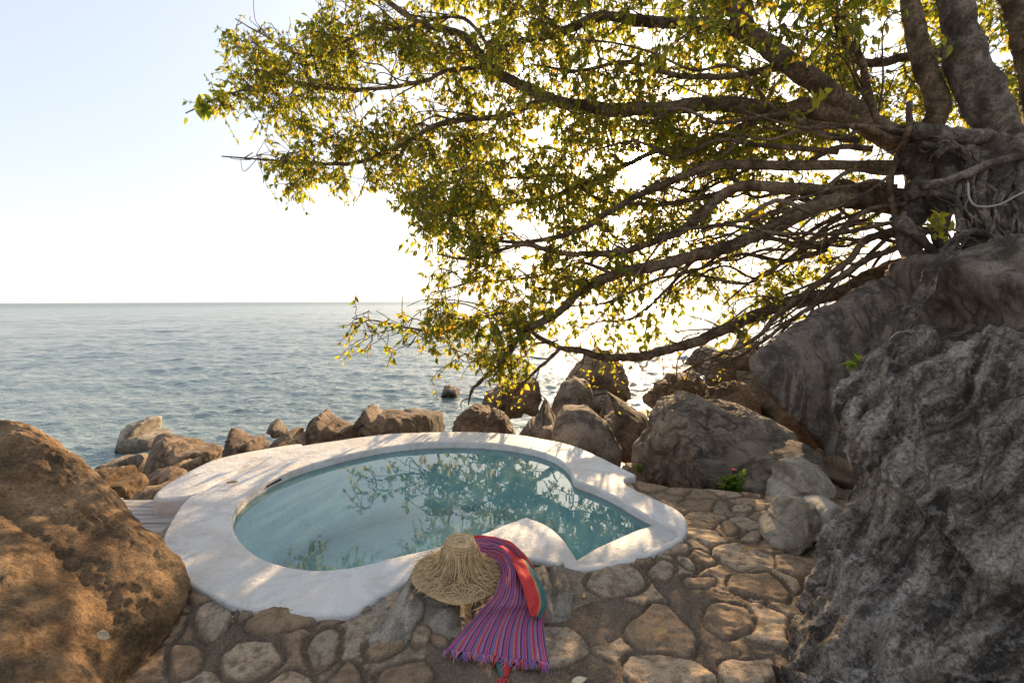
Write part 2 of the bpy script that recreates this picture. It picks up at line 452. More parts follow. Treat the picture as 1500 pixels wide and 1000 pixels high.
def rock(name, poly, Y, tf, tb, mat, label, cat='rock', seed=0, box=2.6, lean=0.0, facets=7, fdep=.82, rough=.035,
         res=5, crack=.6, group=None, flute=None, fit=3, detail=1.0, planes=(), tilt=0.0):
    """boulder whose outline from the camera follows poly; tf/tb = how far it bulges to the front / back (m)"""
    poly = np.asarray(poly, float)
    W3 = np.array([at(x, y, Y)[:] for x, y in poly])
    P2 = W3[:, [0, 2]]
    dense = resample_closed(P2, .03); c = (P2.max(0) + P2.min(0)) / 2
    if not inside(c[None], P2)[0]: c = dense.mean(0)
    r0 = csmooth(radial(P2, c), 2)
    size = r0.mean()
    if 6 <= seed <= 29 or 38 <= seed <= 45: facets += 5; fdep -= .05; rough *= .8; detail *= .75
    rs = np.random.default_rng(seed + 100)
    off = rs.uniform(-50, 50, 3)
    pl = []
    for k in range(facets):
        n = rs.normal(size=3); n[1] = -abs(n[1]) * .9 if k % 4 else n[1]; n[2] = n[2] if n[2] > -.3 else -n[2]
        n /= np.linalg.norm(n); pl.append((n, fdep + rs.uniform(-.06, .1)))
    for n, d in planes:
        n = np.array(n, float); pl.append((n / np.linalg.norm(n), d))
    def shape(U, r, full):
        th = np.arctan2(U[:, 2], U[:, 0]); a = np.sqrt(U[:, 0] ** 2 + U[:, 2] ** 2); b = np.abs(U[:, 1])
        s = (a ** box + b ** box) ** (-1 / box)
        rr = rinterp(r, th) * a * s
        y = np.where(U[:, 1] < 0, -tf, tb) * b * s
        Pn = np.stack([rr * np.cos(th), y, rr * np.sin(th)], 1)
        E = np.array([size * 1.0, (tf + tb) / 2, size * 1.0])
        for n, d in pl:
            q = Pn / E; h = q @ n; ex = np.maximum(h - d, 0)
            Pn = Pn - (ex * .9)[:, None] * n * E
        Pn[:, 1] += lean * Pn[:, 2] - tilt * np.minimum(Pn[:, 2], 0) * (U[:, 1] < 0) * np.clip(1.6 * np.abs(U[:, 1]), 0, 1)
        Nn = Pn / E; Nn /= np.linalg.norm(Nn, axis=1)[:, None] + 1e-9
        Q = Pn + off
        Pn = Pn + Nn * (fbm(Q * (1.1 / size), 4, .55) * rough * 2.2 * size)[:, None]
        if full:
            k = detail
            Pn = Pn + Nn * (fbm(Q * 5.5 / max(size, .35), 5, .6) * .022 * k * min(size, 1.2) * 2)[:, None]
            tq = pn(Q @ np.array([[.5, .2, .84], [-.86, .1, .5], [.0, .97, -.2]]) * np.array([1.2, 1.2, 4.5]) / max(size, .4) * 1.4)
            Pn = Pn - Nn * (np.clip(tq - .12, 0, .5) * .10 * k * size)[:, None]
            if crack:
                g = fbm(Q * (.95 / size) + 31, 4, .5)
                Pn = Pn - Nn * (np.exp(-(g / .03) ** 2) * .055 * crack * size)[:, None]
                g = fbm(Q * (1.6 / size) + 71, 4, .5)
                Pn = Pn - Nn * (np.exp(-((g - .15) / .02) ** 2) * .025 * crack * size)[:, None]
            if flute: Pn = Pn + Nn * flute(Pn, Q)[:, None]
        return Pn + np.array([c[0], Y, c[1]])
    cp = (poly.max(0) + poly.min(0)) / 2
    cpx = project(np.array([[c[0], Y, c[1]]]))[0]
    tgt = radial(poly * [1, -1], cpx * [1, -1])
    U4, _ = ico(4); r = r0.copy()
    for it in range(fit):
        pp = project(shape(U4, r, False)) - cpx
        th = np.arctan2(-pp[:, 1], pp[:, 0]); rad = np.hypot(pp[:, 0], pp[:, 1])
        b = ((th + math.pi) / (2 * math.pi) * 72).astype(int) % 72
        mx = np.zeros(72); np.maximum.at(mx, b, rad)
        tg = tgt.reshape(72, -1).mean(1) if NB % 72 == 0 else rinterp(tgt, (np.arange(72) + .5) / 72 * 2 * math.pi - math.pi)
        ratio = np.where(mx > 1, tg / np.maximum(mx, 1), 1); ratio = np.clip(ratio, .55, 1.6)
        r = r * csmooth(np.interp((np.arange(NB) + .5) / NB * 72 - .5, np.arange(-1, 73), np.r_[ratio[-1], ratio, ratio[0]]), 2)
    U, F = ico(res)
    V = shape(U, r, True)
    base = (c[0], Y, V[:, 2].min())
    o = mesh_obj('mortar_bed' if cat == 'mortar' else cat, V, F, mat, None, base)
    return tag(o, label, cat, group)

GU = np.array([.80, -.60, .08]) - .5 * np.array([.42, .55, .72]); GV = np.array([.42, .55, .72])
def big_rock(sil, c, tf, tb, mat, label, seed, box=2.0, facets=4, fdep=.95, rough=.03, res=7, crack=.3, flute=None, detail=1.0, bulge=None):
    """large near boulder: sil = outline points with their own depths, c = centre, tf/tb = bulge to front/back"""
    S = np.array([at(*q)[:] for q in sil]); c = np.array(c)
    S = catmull(np.vstack([S, S[:1]]), 6)[:-1]
    pc = project(c[None])[0]; pq = project(S) - pc
    th = np.arctan2(-pq[:, 1], pq[:, 0]); o_ = np.argsort(th); th = th[o_]; S = (S - c)[o_]
    T3 = np.r_[th[-1] - 2 * math.pi, th, th[0] + 2 * math.pi]; S3 = np.vstack([S[-1:], S, S[:1]])
    vd = np.array(CAM) - c; vd[2] = 0
    if bulge is not None: vd = np.array(bulge, float)
    vd /= np.linalg.norm(vd)
    U, F = ico(res)
    A = np.arctan2(U[:, 2], U[:, 0]); a = np.hypot(U[:, 0], U[:, 2]); b = np.abs(U[:, 1])
    k = (a ** box + b ** box) ** (-1 / box)
    Sv = np.stack([np.interp(A, T3, S3[:, j]) for j in range(3)], 1)
    Pn = Sv * (a * k)[:, None] + vd * (np.where(U[:, 1] < 0, tf, -tb) * b * k)[:, None]
    size = np.linalg.norm(S, axis=1).mean(); E = np.array([size, (tf + tb) / 2, size])
    rs = np.random.default_rng(seed + 100); off = rs.uniform(-50, 50, 3)
    for q in range(facets):
        n = rs.normal(size=3); n[1] = -abs(n[1]); n /= np.linalg.norm(n); h = (Pn / E) @ n
        Pn = Pn - (np.maximum(h - fdep, 0) * .8)[:, None] * n * E
    Q = Pn + off
    def vnorm(X):
        fn = np.cross(X[F[:, 1]] - X[F[:, 0]], X[F[:, 2]] - X[F[:, 0]]); N = np.zeros_like(X)
        for k in range(3): np.add.at(N, F[:, k], fn)
        N /= np.linalg.norm(N, axis=1)[:, None] + 1e-12
        return N if np.sum(N * X) > 0 else -N
    Nn = vnorm(Pn)
    Pn = Pn + Nn * (fbm(Q * 1.1, 4, .5) * rough * 2)[:, None]
    Nn = vnorm(Pn)
    h = fbm(Q * 6, 5, .6) * .012 * detail
    g = fbm(Q * .9 + 31, 4, .5); h = h - np.exp(-(g / .012) ** 2) * .03 * crack
    if flute: h = h + flute(Pn, Q)
    Pn = Pn + Nn * h[:, None]
    V = Pn + c
    o = mesh_obj('boulder', V, F, mat, None, (c[0], c[1], V[:, 2].min()), attrs={'gu': Q @ GU, 'gv': Q @ GV})
    return tag(o, label, 'boulder')

# ------------------------------------------------------------------ pool outlines (on the rim plane)
INNER_PX = [(340,757),(345,742),(365,722),(400,700),(450,680),(520,662),(580,651),(650,646),(720,648),(770,655),(800,663),(820,672),
 (834,684),(839,697),(841,701),(846,704),(867,711),(900,725),(927,742),(957,757),(985,769),(995,778),(991,787),(970,797),(940,808),(900,819),(870,824),
 (850,827),(838,808),(820,785),(800,768),(774,758),(770,757),(770,757),(766,758),(747,767),(713,782),(643,800),(583,813),(533,825),(500,831),(463,834),(427,830),
 (393,822),(367,807),(347,787),(340,770)]
OUTER_PX = [(236,792),(246,770),(256,754),(272,732),(296,714),(340,690),(385,668),(430,655),(520,640),(580,634),(640,632),(700,632),(760,636),
 (800,642),(833,650),(867,663),(900,680),(929,693),(933,695),(929,697),(912,701),(916,709),(950,727),(983,740),(1003,753),(1009,773),(1000,790),(960,811),
 (900,829),(849,834),(810,826),(768,818),(700,828),(610,845),(583,858),(543,878),(517,900),(467,901),(417,898),(367,893),(323,881),
 (297,865),(277,856),(246,812)]
LEDGE_PX = [(223,728),(240,714),(280,690),(320,672),(400,657),(450,650),(430,662),(370,684),(320,708),(290,728),(262,733),(228,736)]
def flat(pxs, z): return np.array([atz(x, y, z)[:2] for x, y in pxs])
INNER = resample_closed(chaikin(flat(INNER_PX, 0), 2), .035)
OUTER = resample_closed(chaikin(flat(OUTER_PX, 0), 2), .04)
def area(P): return .5 * np.sum(P[:, 0] * np.roll(P[:, 1], -1) - np.roll(P[:, 0], -1) * P[:, 1])
if area(INNER) < 0: INNER = INNER[::-1]
if area(OUTER) < 0: OUTER = OUTER[::-1]
def offset(P, d):
    """positive = outwards for counter-clockwise outline"""
    T = np.roll(P, -1, 0) - np.roll(P, 1, 0); T /= np.linalg.norm(T, axis=1)[:, None] + 1e-9
    T = (T + np.roll(T, 1, 0) + np.roll(T, -1, 0)); T /= np.linalg.norm(T, axis=1)[:, None] + 1e-9
    return P + d * np.stack([T[:, 1], -T[:, 0]], 1)

def ground_z(x, y):
    """mean height of the shore"""
    P = np.stack([x, y, np.zeros_like(x)], 1)
    z = np.full(len(x), -.07)
    z = z + .03 * sstep(2.2, 3.0, y) * sstep(1.2, 1.9, x) - .45 * sstep(3.95, 4.7, y + .3 * np.clip(x - 1.1, 0, 2)) * sstep(.8, 1.05, x)
    # behind / left of the pool the ground falls to the water
    back = sstep(0, 1, (y - 5.0 + .30 * np.maximum(0, 1.2 - x) * 0 ) / 3.2)
    fall_y = 5.1 + 1.2 * sstep(.8, 3.0, x) - 1.9 * sstep(-1.6, -2.8, x)
    z = z - 1.25 * sstep(0, 1.6, y - fall_y) - 1.0 * sstep(1.2, 5.5, y - fall_y - 1.5 * sstep(2, 4, x))
    z = z + .9 * sstep(3.2, 7, x) * (1 - sstep(7.5, 12, y))
    return z

# ------------------------------------------------------------------ setting: sea, shore, paving
SEA_Z = -1.6
def build_sea():
    na = 620
    r = np.r_[4.5 * np.exp(np.linspace(0, math.log(260 / 4.5), 900)), 260 * np.exp(np.linspace(0, math.log(20000 / 260), 90))[1:]]
    nr = len(r); a = np.linspace(-1.08, 1.08, na)
    RR, AA = np.meshgrid(r, a, indexing='ij')
    x = (RR * np.sin(AA)).ravel(); y = (RR * np.cos(AA)).ravel(); rr = RR.ravel()
    dr = np.repeat(np.gradient(r), na)
    z = np.zeros_like(x); dx = np.zeros_like(x); dy = np.zeros_like(x)
    g = np.random.default_rng(5)
    for k in range(130):
        lam = .26 * (9 / .26) ** (g.random() ** 1.35)
        th = g.normal(0, .6) - math.pi / 2 - .15
        amp = .0042 * lam ** .42
        m_ = max(na, int(np.searchsorted(dr, lam / 2.2)))
        xs, ys = x[:m_], y[:m_]
        kx, ky = math.cos(th) * 2 * math.pi / lam, math.sin(th) * 2 * math.pi / lam
        ph = kx * xs + ky * ys + g.uniform(0, 6.28)
        w = sstep(2.2, 4.0, lam / dr[:m_]) * amp
        sn = w * .85 * np.sin(ph)
        z[:m_] += w * np.cos(ph); dx[:m_] -= math.cos(th) * sn; dy[:m_] -= math.sin(th) * sn
    gust = .75 + .5 * pn(np.stack([x / 14, y / 22, 0 * x], 1))
    V = np.stack([x + dx * gust, y + dy * gust, SEA_Z + z * gust], 1)
    i = np.arange((nr - 1) * na).reshape(nr - 1, na)[:, :-1].ravel()
    F = np.stack([i, i + 1, i + na + 1, i + na], 1)[:, ::-1]
    o = mesh_obj('sea', V, F, M_SEA)
    return tag(o, 'blue green sea with low chop reaching the horizon', kind='structure')
build_sea()

def grid_mesh(x0, x1, y0, y1, step):
    xs = np.arange(x0, x1, step); ys = np.arange(y0, y1, step)
    X, Yy = np.meshgrid(xs, ys, indexing='ij'); nx, ny = X.shape
    i = (np.arange(nx - 1)[:, None] * ny + np.arange(ny - 1)[None]).ravel()
    return X.ravel(), Yy.ravel(), np.stack([i, i + ny, i + ny + 1, i + 1], 1)
HOLE = OUTER[::2] + (OUTER.mean(0) - OUTER[::2]) * .02
def build_shore():
    x, y, F = grid_mesh(-16, 18, -4, 22, .09)
    P = np.stack([x, y], 1)
    z = ground_z(x, y) - .06
    Q = np.stack([x, y, 0 * x], 1)
    paved = (1 - sstep(4.6, 6.0, y)) * sstep(-2.9, -2.3, x) * (1 - sstep(2.6, 3.3, x))
    z += (1 - paved) * (.22 * fbm(Q * .9, 5, .55) - .1) + .02 * fbm(Q * 3, 3) - .05
    s = sdf(P, OUTER[::3])
    z = np.where(s > -.12, z - .25 * sstep(-.12, .1, s), z)
    fin = s[F].min(1) < .12
    o = mesh_obj('shore_ground', np.stack([x, y, z], 1), F[fin], M_TERRAIN)
    tag(o, 'rough brown ground between the shore boulders', kind='structure')
build_shore()

def Z7(L): return [(750 + x / 3, 680 + y / 3) for x, y in L]
def Z5(L): return [(250 + x / 3, 700 + y / 3) for x, y in L]
STONES = [Z7([(500,720),(570,640),(620,612),(700,630),(770,690),(820,760),(815,830),(700,830),(560,800),(510,760)]),
 Z7([(845,640),(880,605),(1020,605),(1050,640),(1045,700),(960,760),(890,730),(850,680)]),
 Z7([(955,500),(980,483),(1165,490),(1235,605),(1150,590),(1010,555),(960,535)]),
 Z7([(485,830),(570,820),(760,840),(850,890),(930,960),(560,990),(510,920)]),
 Z7([(885,900),(920,850),(1040,845),(1080,825),(1160,830),(1140,950),(1000,980),(920,950)]),
 Z7([(595,490),(650,450),(720,455),(690,510),(620,510)]), Z7([(320,530),(440,480),(560,490),(590,540),(480,580),(350,570)]),
 Z7([(760,490),(880,490),(905,515),(830,530),(760,520)]), Z7([(915,250),(960,250),(1005,300),(960,310),(930,290)]),
 Z7([(710,430),(770,425),(830,465),(760,460)]), Z7([(785,390),(850,390),(900,425),(850,440),(790,420)]),
 Z7([(1000,320),(1080,290),(1110,310),(1090,345),(1020,345)]), Z7([(620,410),(650,370),(760,360),(780,400),(700,420)]),
 Z7([(330,480),(350,460),(430,462),(420,485)]), Z7([(670,110),(760,105),(790,125),(700,145)]), Z7([(960,190),(1030,180),(1060,205),(980,215)]),
 Z5([(310,680),(420,610),(600,600),(660,640),(560,700),(400,710)]), Z5([(215,850),(230,760),(430,730),(500,785),(440,840),(300,890)]),
 Z5([(590,740),(650,690),(745,690),(740,760),(660,830),(610,790)]), Z5([(855,750),(920,690),(1010,670),(1010,740),(900,790)]),
 Z5([(905,870),(950,820),(1110,780),(1150,830),(1120,910),(920,920)]), Z5([(660,910),(750,810),(800,795),(840,850),(830,920)]),
 Z5([(380,900),(530,835),(615,835),(620,880),(600,930)]), Z5([(100,600),(180,575),(260,600),(260,680),(140,735)]),
 Z5([(0,730),(90,720),(150,770),(110,880),(0,900)]), Z5([(1045,660),(1110,600),(1165,640),(1150,710),(1050,725)]),
 Z5([(75,540),(120,480),(220,560),(110,590)]), Z5([(290,640),(350,590),(400,600),(330,660)]), Z5([(1150,660),(1230,690),(1220,740),(1160,720)])]
def build_paving():
    step = .0105
    x, y, F = grid_mesh(-2.75, 3.3, .7, 5.6, step)
    P = np.stack([x, y], 1); n = len(x)
    Q = np.stack([x, y, 0 * x], 1)
    z = ground_z(x, y) + .02 * fbm(Q * 1.3 + 9, 3)
    stone = np.zeros(n); tint = np.zeros(n); lift = np.zeros(n)
    g = np.random.default_rng(11)
    wob = np.stack([pn(Q * 7), pn(Q * 7 + 40)], 1) * .022
    polys = [flat(s, -.06) for s in STONES]
    occ = np.zeros(n, bool)
    def put(poly, hgt):
        nonlocal stone, tint, lift, occ
        lo = poly.min(0) - .1; hi = poly.max(0) + .1
        k = np.where((P[:, 0] > lo[0]) & (P[:, 0] < hi[0]) & (P[:, 1] > lo[1]) & (P[:, 1] < hi[1]))[0]
        if len(k) == 0: return
        s = sdf(P[k] + wob[k], chaikin(poly, 1))
        w = sstep(-.003, .006, s); tn = g.random(); tlt = g.normal(0, .022, 2)
        ctr = poly.mean(0)
        h = hgt * sstep(-.004, .011, s) + ((P[k] - ctr) @ tlt) * sstep(0, .03, s) 
        groove = -.016 * np.exp(-((s + .008) / .008) ** 2)
        lift[k] = np.where(w > .02, h, lift[k]) + groove
        tint[k] = np.where(w > .3, tn, tint[k]); stone[k] = np.maximum(stone[k], w); occ[k] |= s > -.03
    for p in polys: put(p, .013)
    # irregular flags fitted between them
    seeds = []
    for _ in range(9000):
        q = np.array([g.uniform(-2.8, 3.4), g.uniform(.6, 5.7)]); rad = g.uniform(.08, .22)
        if all(np.hypot(*(q - s_[0])) > (rad + s_[1]) * .62 for s_ in seeds): seeds.append((q, rad))
        if len(seeds) > 520: break
    SQ = np.array([s_[0] for s_ in seeds]); F1 = np.full(n, 9.); F2 = np.full(n, 9.); ID = np.zeros(n, int)
    PW = P + wob * .9 + np.stack([pn(Q * 2.5 + 3), pn(Q * 2.5 + 8)], 1) * .05
    for k, q in enumerate(SQ):
        d = np.hypot(PW[:, 0] - q[0], (PW[:, 1] - q[1]) * 1.15)
        F2 = np.where(d < F1, F1, np.minimum(F2, d)); ID = np.where(d < F1, k, ID); F1 = np.minimum(F1, d)
    gap = g.uniform(.003, .014, len(SQ))[ID]; cellh = g.uniform(.003, .012, len(SQ))[ID]; ct = g.random(len(SQ))[ID]
    gritty = (SQ[:, 1] < 2.75) & (SQ[:, 0] > -.35) & (SQ[:, 0] < 1.1)
    drop = ((g.random(len(SQ)) < .10) | (gritty & (g.random(len(SQ)) < .45)))[ID]
    e = (F2 - F1) / 2 - gap
    occd = np.zeros(n)
    for p_ in polys:
        lo = p_.min(0) - .1; hi = p_.max(0) + .1
        k = np.where((P[:, 0] > lo[0]) & (P[:, 0] < hi[0]) & (P[:, 1] > lo[1]) & (P[:, 1] < hi[1]))[0]
        if len(k): occd[k] = np.maximum(occd[k], sdf(P[k] + wob[k], chaikin(p_, 1)) + .1)
    e = np.minimum(e, .1 - occd - .02); e = np.where(drop, -1, e)
    free = ~occ
    w = sstep(-.002, .005, e) * free
    tl = g.normal(0, .05, (len(SQ), 2))[ID]
    lift = np.where(w > .02, cellh * sstep(-.003, .009, e) + np.sum((PW - SQ[ID]) * tl, 1) * sstep(0, .02, e), lift) - .014 * np.exp(-((e + .008) / .008) ** 2) * free * ~drop
    tint = np.where(w > .3, ct, tint); stone = np.maximum(stone, w)
    slab = fbm(np.stack([x * 5 + 20 * tint, y * 13 + x * 4, 30 * tint], 1), 5, .62)
    z = z + lift + stone * (.010 * slab) + (1 - stone) * (.013 * fbm(Q * 6 + 3, 5, .65) + .004 * pn(Q * 60))
    s = sdf(P, OUTER[::2])
    # left edge drops to the boulder side
    keep = (s[F].min(1) < .03)
    ramp = sstep(4.5, 5.2, y) + sstep(-2.35, -2.65, x)
    z = z - .5 * ramp + .04 * sstep(-.22, -.02, s) * (1 - sstep(.2, .6, x) * sstep(2.9, 3.2, y) * .6)
    o = mesh_obj('path_paving', np.stack([x, y, z], 1), F[keep], M_PAVING, attrs={'stone': stone, 'tint': tint})
    tag(o, 'crazy paving of tan stones set in sandy mortar', kind='structure')
build_paving()

# ------------------------------------------------------------------ pool
def build_pool():
    cx, cy = INNER.mean(0)
    pool = empty('plunge_pool', (cx, cy, -1.0), 'curved white plastered plunge pool with still turquoise water beside the sea', 'pool')
    bev = .014
    def height(P):
        Q = np.c_[P, np.zeros(len(P))]
        z = .009 * fbm(Q * 1.6, 3)
        ap = np.array(atz(775, 790, 0)[:2])
        return z + .022 * np.exp(-np.sum((P - ap) ** 2, 1) / .06)
    # top face
    oi = offset(OUTER, -bev); ii = offset(INNER, bev)
    x, y, _ = grid_mesh(OUTER[:, 0].min(), OUTER[:, 0].max(), OUTER[:, 1].min(), OUTER[:, 1].max(), .06)
    G = np.stack([x, y], 1)
    G = G[(sdf(G, oi[::2]) > .03) & (sdf(G, ii[::2]) < -.03)]
    pts = np.vstack([oi, ii, G]); no, ni = len(oi), len(ii)
    edges = [(i, (i + 1) % no) for i in range(no)] + [(no + i, no + (i + 1) % ni) for i in range(ni)]
    co, _, fs, _, _, _ = delaunay_2d_cdt([Vector(p) for p in pts], edges, [], 0, 1e-6)
    co = np.array([c[:] for c in co]); V = []; Fc = []
    cen = np.array([co[list(f)].mean(0) for f in fs])
    ok = inside(cen, oi) & ~inside(cen, ii)
    V = np.c_[co, height(co)]
    Fc = [tuple(f) for f, k in zip(fs, ok) if k]
    V = [V]; n = len(V[0])
    def skirt(loop, sign, zs, N=5):
        nonlocal n
        rings = []
        for k in range(N + 1):
            t = k / N * math.pi / 2
            off = bev * math.sin(t); dz = bev * (1 - math.cos(t))
            p = offset(loop, sign * (-bev + off)); rings.append(np.c_[p, height(p) - dz - .0004])
        for zz in zs:
            p = offset(loop, 0.0); rings.append(np.c_[p, np.full(len(p), zz)])
        m = len(loop)
        for a in range(len(rings) - 1):
            for i in range(m):
                j = (i + 1) % m
                f = (n + a * m + i, n + a * m + j, n + (a + 1) * m + j, n + (a + 1) * m + i)
                Fc.append(f if sign < 0 else f[::-1])
        V.append(np.vstack(rings)); n += m * len(rings)
    skirt(OUTER, 1, (-.3, -1.1)); skirt(INNER, -1, (-.05, -.09))
    mesh_obj('coping', np.vstack(V), Fc, M_PLASTER, pool)
    # raised ledge on the far left
    L = resample_closed(chaikin(flat(LEDGE_PX, -.01), 2), .04)
    if area(L) < 0: L = L[::-1]
    rings = [np.c_[offset(L, -.03), np.full(len(L), .012)], np.c_[offset(L, -.012), np.full(len(L), .007)], np.c_[L, np.full(len(L), -.014)], np.c_[L, np.full(len(L), -.11)], np.c_[L, np.full(len(L), -1.0)]]
    m = len(L); VV = np.vstack(rings); FF = [tuple(range(m))]
    for a in range(4):
        FF += [(a * m + i, (a + 1) * m + i, (a + 1) * m + (i + 1) % m, a * m + (i + 1) % m) for i in range(m)]
    mesh_obj('ledge', VV, FF, M_PLASTER, pool)
    # basin walls and floor
    B = offset(INNER, .004); m = len(B); D = -.75
    V = np.vstack([np.c_[B, np.full(m, -.08)], np.c_[B, np.full(m, D + .15)], np.c_[offset(INNER, -.12), np.full(m, D)]])
    F = [(a * m + i, (a + 1) * m + i, (a + 1) * m + (i + 1) % m, a * m + (i + 1) % m) for a in range(2) for i in range(m)]
    F.append(tuple(2 * m + i for i in range(m)))
    mesh_obj('basin', V, F, M_BASIN, pool)
    # shelf in the near right lobe
    zs = -.045
    SH = [(953,764),(975,768),(1004,779),(985,800),(930,818),(880,828),(846,832),(838,815)]
    S = flat(SH, zs); S = resample_closed(chaikin(S, 1), .04)
    if area(S) < 0: S = S[::-1]
    m = len(S)
    V = np.vstack([np.c_[offset(S, -.03), np.full(m, zs)], np.c_[offset(S, -.01), np.full(m, zs - .01)], np.c_[S, np.full(m, zs - .04)], np.c_[S, np.full(m, -.98)]])
    F = [(a * m + i, (a + 1) * m + i, (a + 1) * m + (i + 1) % m, a * m + (i + 1) % m) for a in range(3) for i in range(m)]
    F.append(tuple(range(m)))
    # keep the shelf inside the basin: clip against the inner outline
    mesh_obj('shelf', V, F, M_PLASTER, pool)
    # water
    Wp = offset(INNER, .012); m = len(Wp)
    wat = mesh_obj('water', np.c_[Wp, np.full(m, -.066)], [tuple(range(m))], M_POOLWATER, pool, smooth=False)
    # skimmer slot in the left wall
    a = atz(388, 712, -.03); b = atz(414, 700, -.03)
    d = (b - a); nn = Vector((d.y, -d.x, 0)).normalized()
    mb = MB(); pts = []
    for k in range(8):
        q = a + d * k / 7; pts.append(q)
    best = [INNER[np.argmin(np.linalg.norm(INNER - np.array(q[:2]), axis=1))] for q in pts]
    T = np.gradient(np.array(best), axis=0); T /= np.linalg.norm(T, axis=1)[:, None] + 1e-9
    ctr = INNER.mean(0); V = []
    for (bx, by), tt in zip(best, T):
        inn = np.array([-tt[1], tt[0]]);
        if inn @ (ctr - (bx, by)) < 0: inn = -inn
        for (o_, z_) in ((.004, -.026), (.004, -.044), (-.02, -.044), (-.02, -.026)):
            V.append((bx + inn[0] * o_, by + inn[1] * o_, z_))
    F = [(i * 4 + j, i * 4 + (j + 1) % 4, (i + 1) * 4 + (j + 1) % 4, (i + 1) * 4 + j) for i in range(7) for j in range(4)]
    F += [(0, 1, 2, 3), (31, 30, 29, 28)]
    mesh_obj('skimmer_slot', V, F, plain_mat('slot_dark', (.03, .03, .03)), pool, smooth=False)
    return pool
build_pool()

# ------------------------------------------------------------------ wooden deck beside the pool
def build_deck():
    m, nt, o = new_mat('weathered_wood'); t = NT(nt)
    tc = t.n('ShaderNodeTexCoord'); mp = t.n('ShaderNodeMapping'); mp.inputs['Scale'].default_value = (2, 26, 26)
    t.link(tc.outputs['Object'], mp.inputs['Vector'])
    n1 = t.noise(mp.outputs[0], 1.5, 8, .65, .5)
    c = t.ramp(n1, [(.3, (.16, .14, .13)), (.55, (.36, .34, .33)), (.75, (.5, .48, .47))])
    t.bsdf(c, .85, o, t.bump(n1, .5, .01), .2)
    deck = empty('wooden_deck', (-2.9, 3.6, -.2), 'weathered grey plank deck tucked between the golden boulder and the white pool', 'deck')
    y = 3.06; k = 0
    while y < 3.95:
        bm = bmesh.new(); bmesh.ops.create_cube(bm, size=1)
        w = .14; L = 1.15
        bmesh.ops.scale(bm, vec=(L, w, .03), verts=bm.verts)
        bmesh.ops.bevel(bm, geom=bm.edges[:], offset=.005, segments=2, affect='EDGES')
        bmesh.ops.translate(bm, vec=(0, 0, 0), verts=bm.verts)
        me = bpy.data.meshes.new('plank'); bm.to_mesh(me); bm.free(); me.materials.append(m)
        p = bpy.data.objects.new('plank', me); col.objects.link(p); p.parent = deck
        p.location = (-2.95 + .02 * math.sin(k * 3) - deck.location.x, y - deck.location.y, -.14 + .006 * math.sin(k * 7) - deck.location.z)
        p.rotation_euler = (0, 0, .01 * math.sin(k * 5))
        y += .152; k += 1
    for xx in (-3.35, -2.75):
        bm = bmesh.new(); bmesh.ops.create_cube(bm, size=1)
        bmesh.ops.scale(bm, vec=(.06, 1.0, .09), verts=bm.verts)
        me = bpy.data.meshes.new('joist'); bm.to_mesh(me); bm.free(); me.materials.append(m)
        p = bpy.data.objects.new('joist', me); col.objects.link(p); p.parent = deck
        p.location = (xx - deck.location.x, 3.5 - deck.location.y, -.202 - deck.location.z)
build_deck()

# ------------------------------------------------------------------ boulders
def flute_front(Pn, Q):
    S = Q * np.array([3.2, 3.2, .75])
    w = fbm(S, 5, .6)
    rid = 1 - np.abs(pn(Q * np.array([4.2, 4.2, .8]) + .35 * np.stack([pn(Q * 2), pn(Q * 2 + 9), 0 * w], 1)))
    u = Q @ GU          # grooves run down the face, fanning from its crest
    v = Q @ GV
    wp = np.stack([u * 4.6 + .9 * pn(Q * 1.3), v * 1.15, .8 * pn(Q * 1.1 + 4)], 1)
    g1 = 1 - np.abs(pn(wp)) * 2.2; g2 = 1 - np.abs(pn(wp * np.array([2.1, 1.8, 1]) + 7)) * 2.2
    return .05 * w - .06 - .05 * np.exp(-(pn(wp * np.array([.9, .8, 1]) + 21) / .10) ** 2) + .062 * np.clip(g1, 0, 1) ** 1.5 * (.6 + .8 * np.clip(pn(Q * 1.4 + 3) + .3, 0, 1)) + .022 * np.clip(g2, -.2, 1) ** 2 + .03 * pn(Q * 3.1) + .07 * pn(np.stack([u * 1.7, v * .5, 0 * u], 1) + 5) + .014 * fbm(Q * 15, 5, .7)
def flute_gold(Pn, Q):
    S = Q @ np.array([[.8, 0, .6], [0, 1, 0], [-.6, 0, .8]]) * np.array([1.5, 2.0, 2.1])
    return .014 * fbm(Q * 1.5, 4, .5) + .008 * fbm(S * 2.2, 4, .6) - .05 * np.clip(pn(Q * 3.6 + 5) - .42, 0, 1) - .02 * np.clip(pn(Q * 9 + 5) - .36, 0, 1) - .012 + .008 * fbm(Q * 14, 5, .7)
def flute_cliff(Pn, Q):
    return .03 * fbm(Q * np.array([3.0, 3.0, .7]), 5, .6) + .008 * fbm(Q * 14, 4)

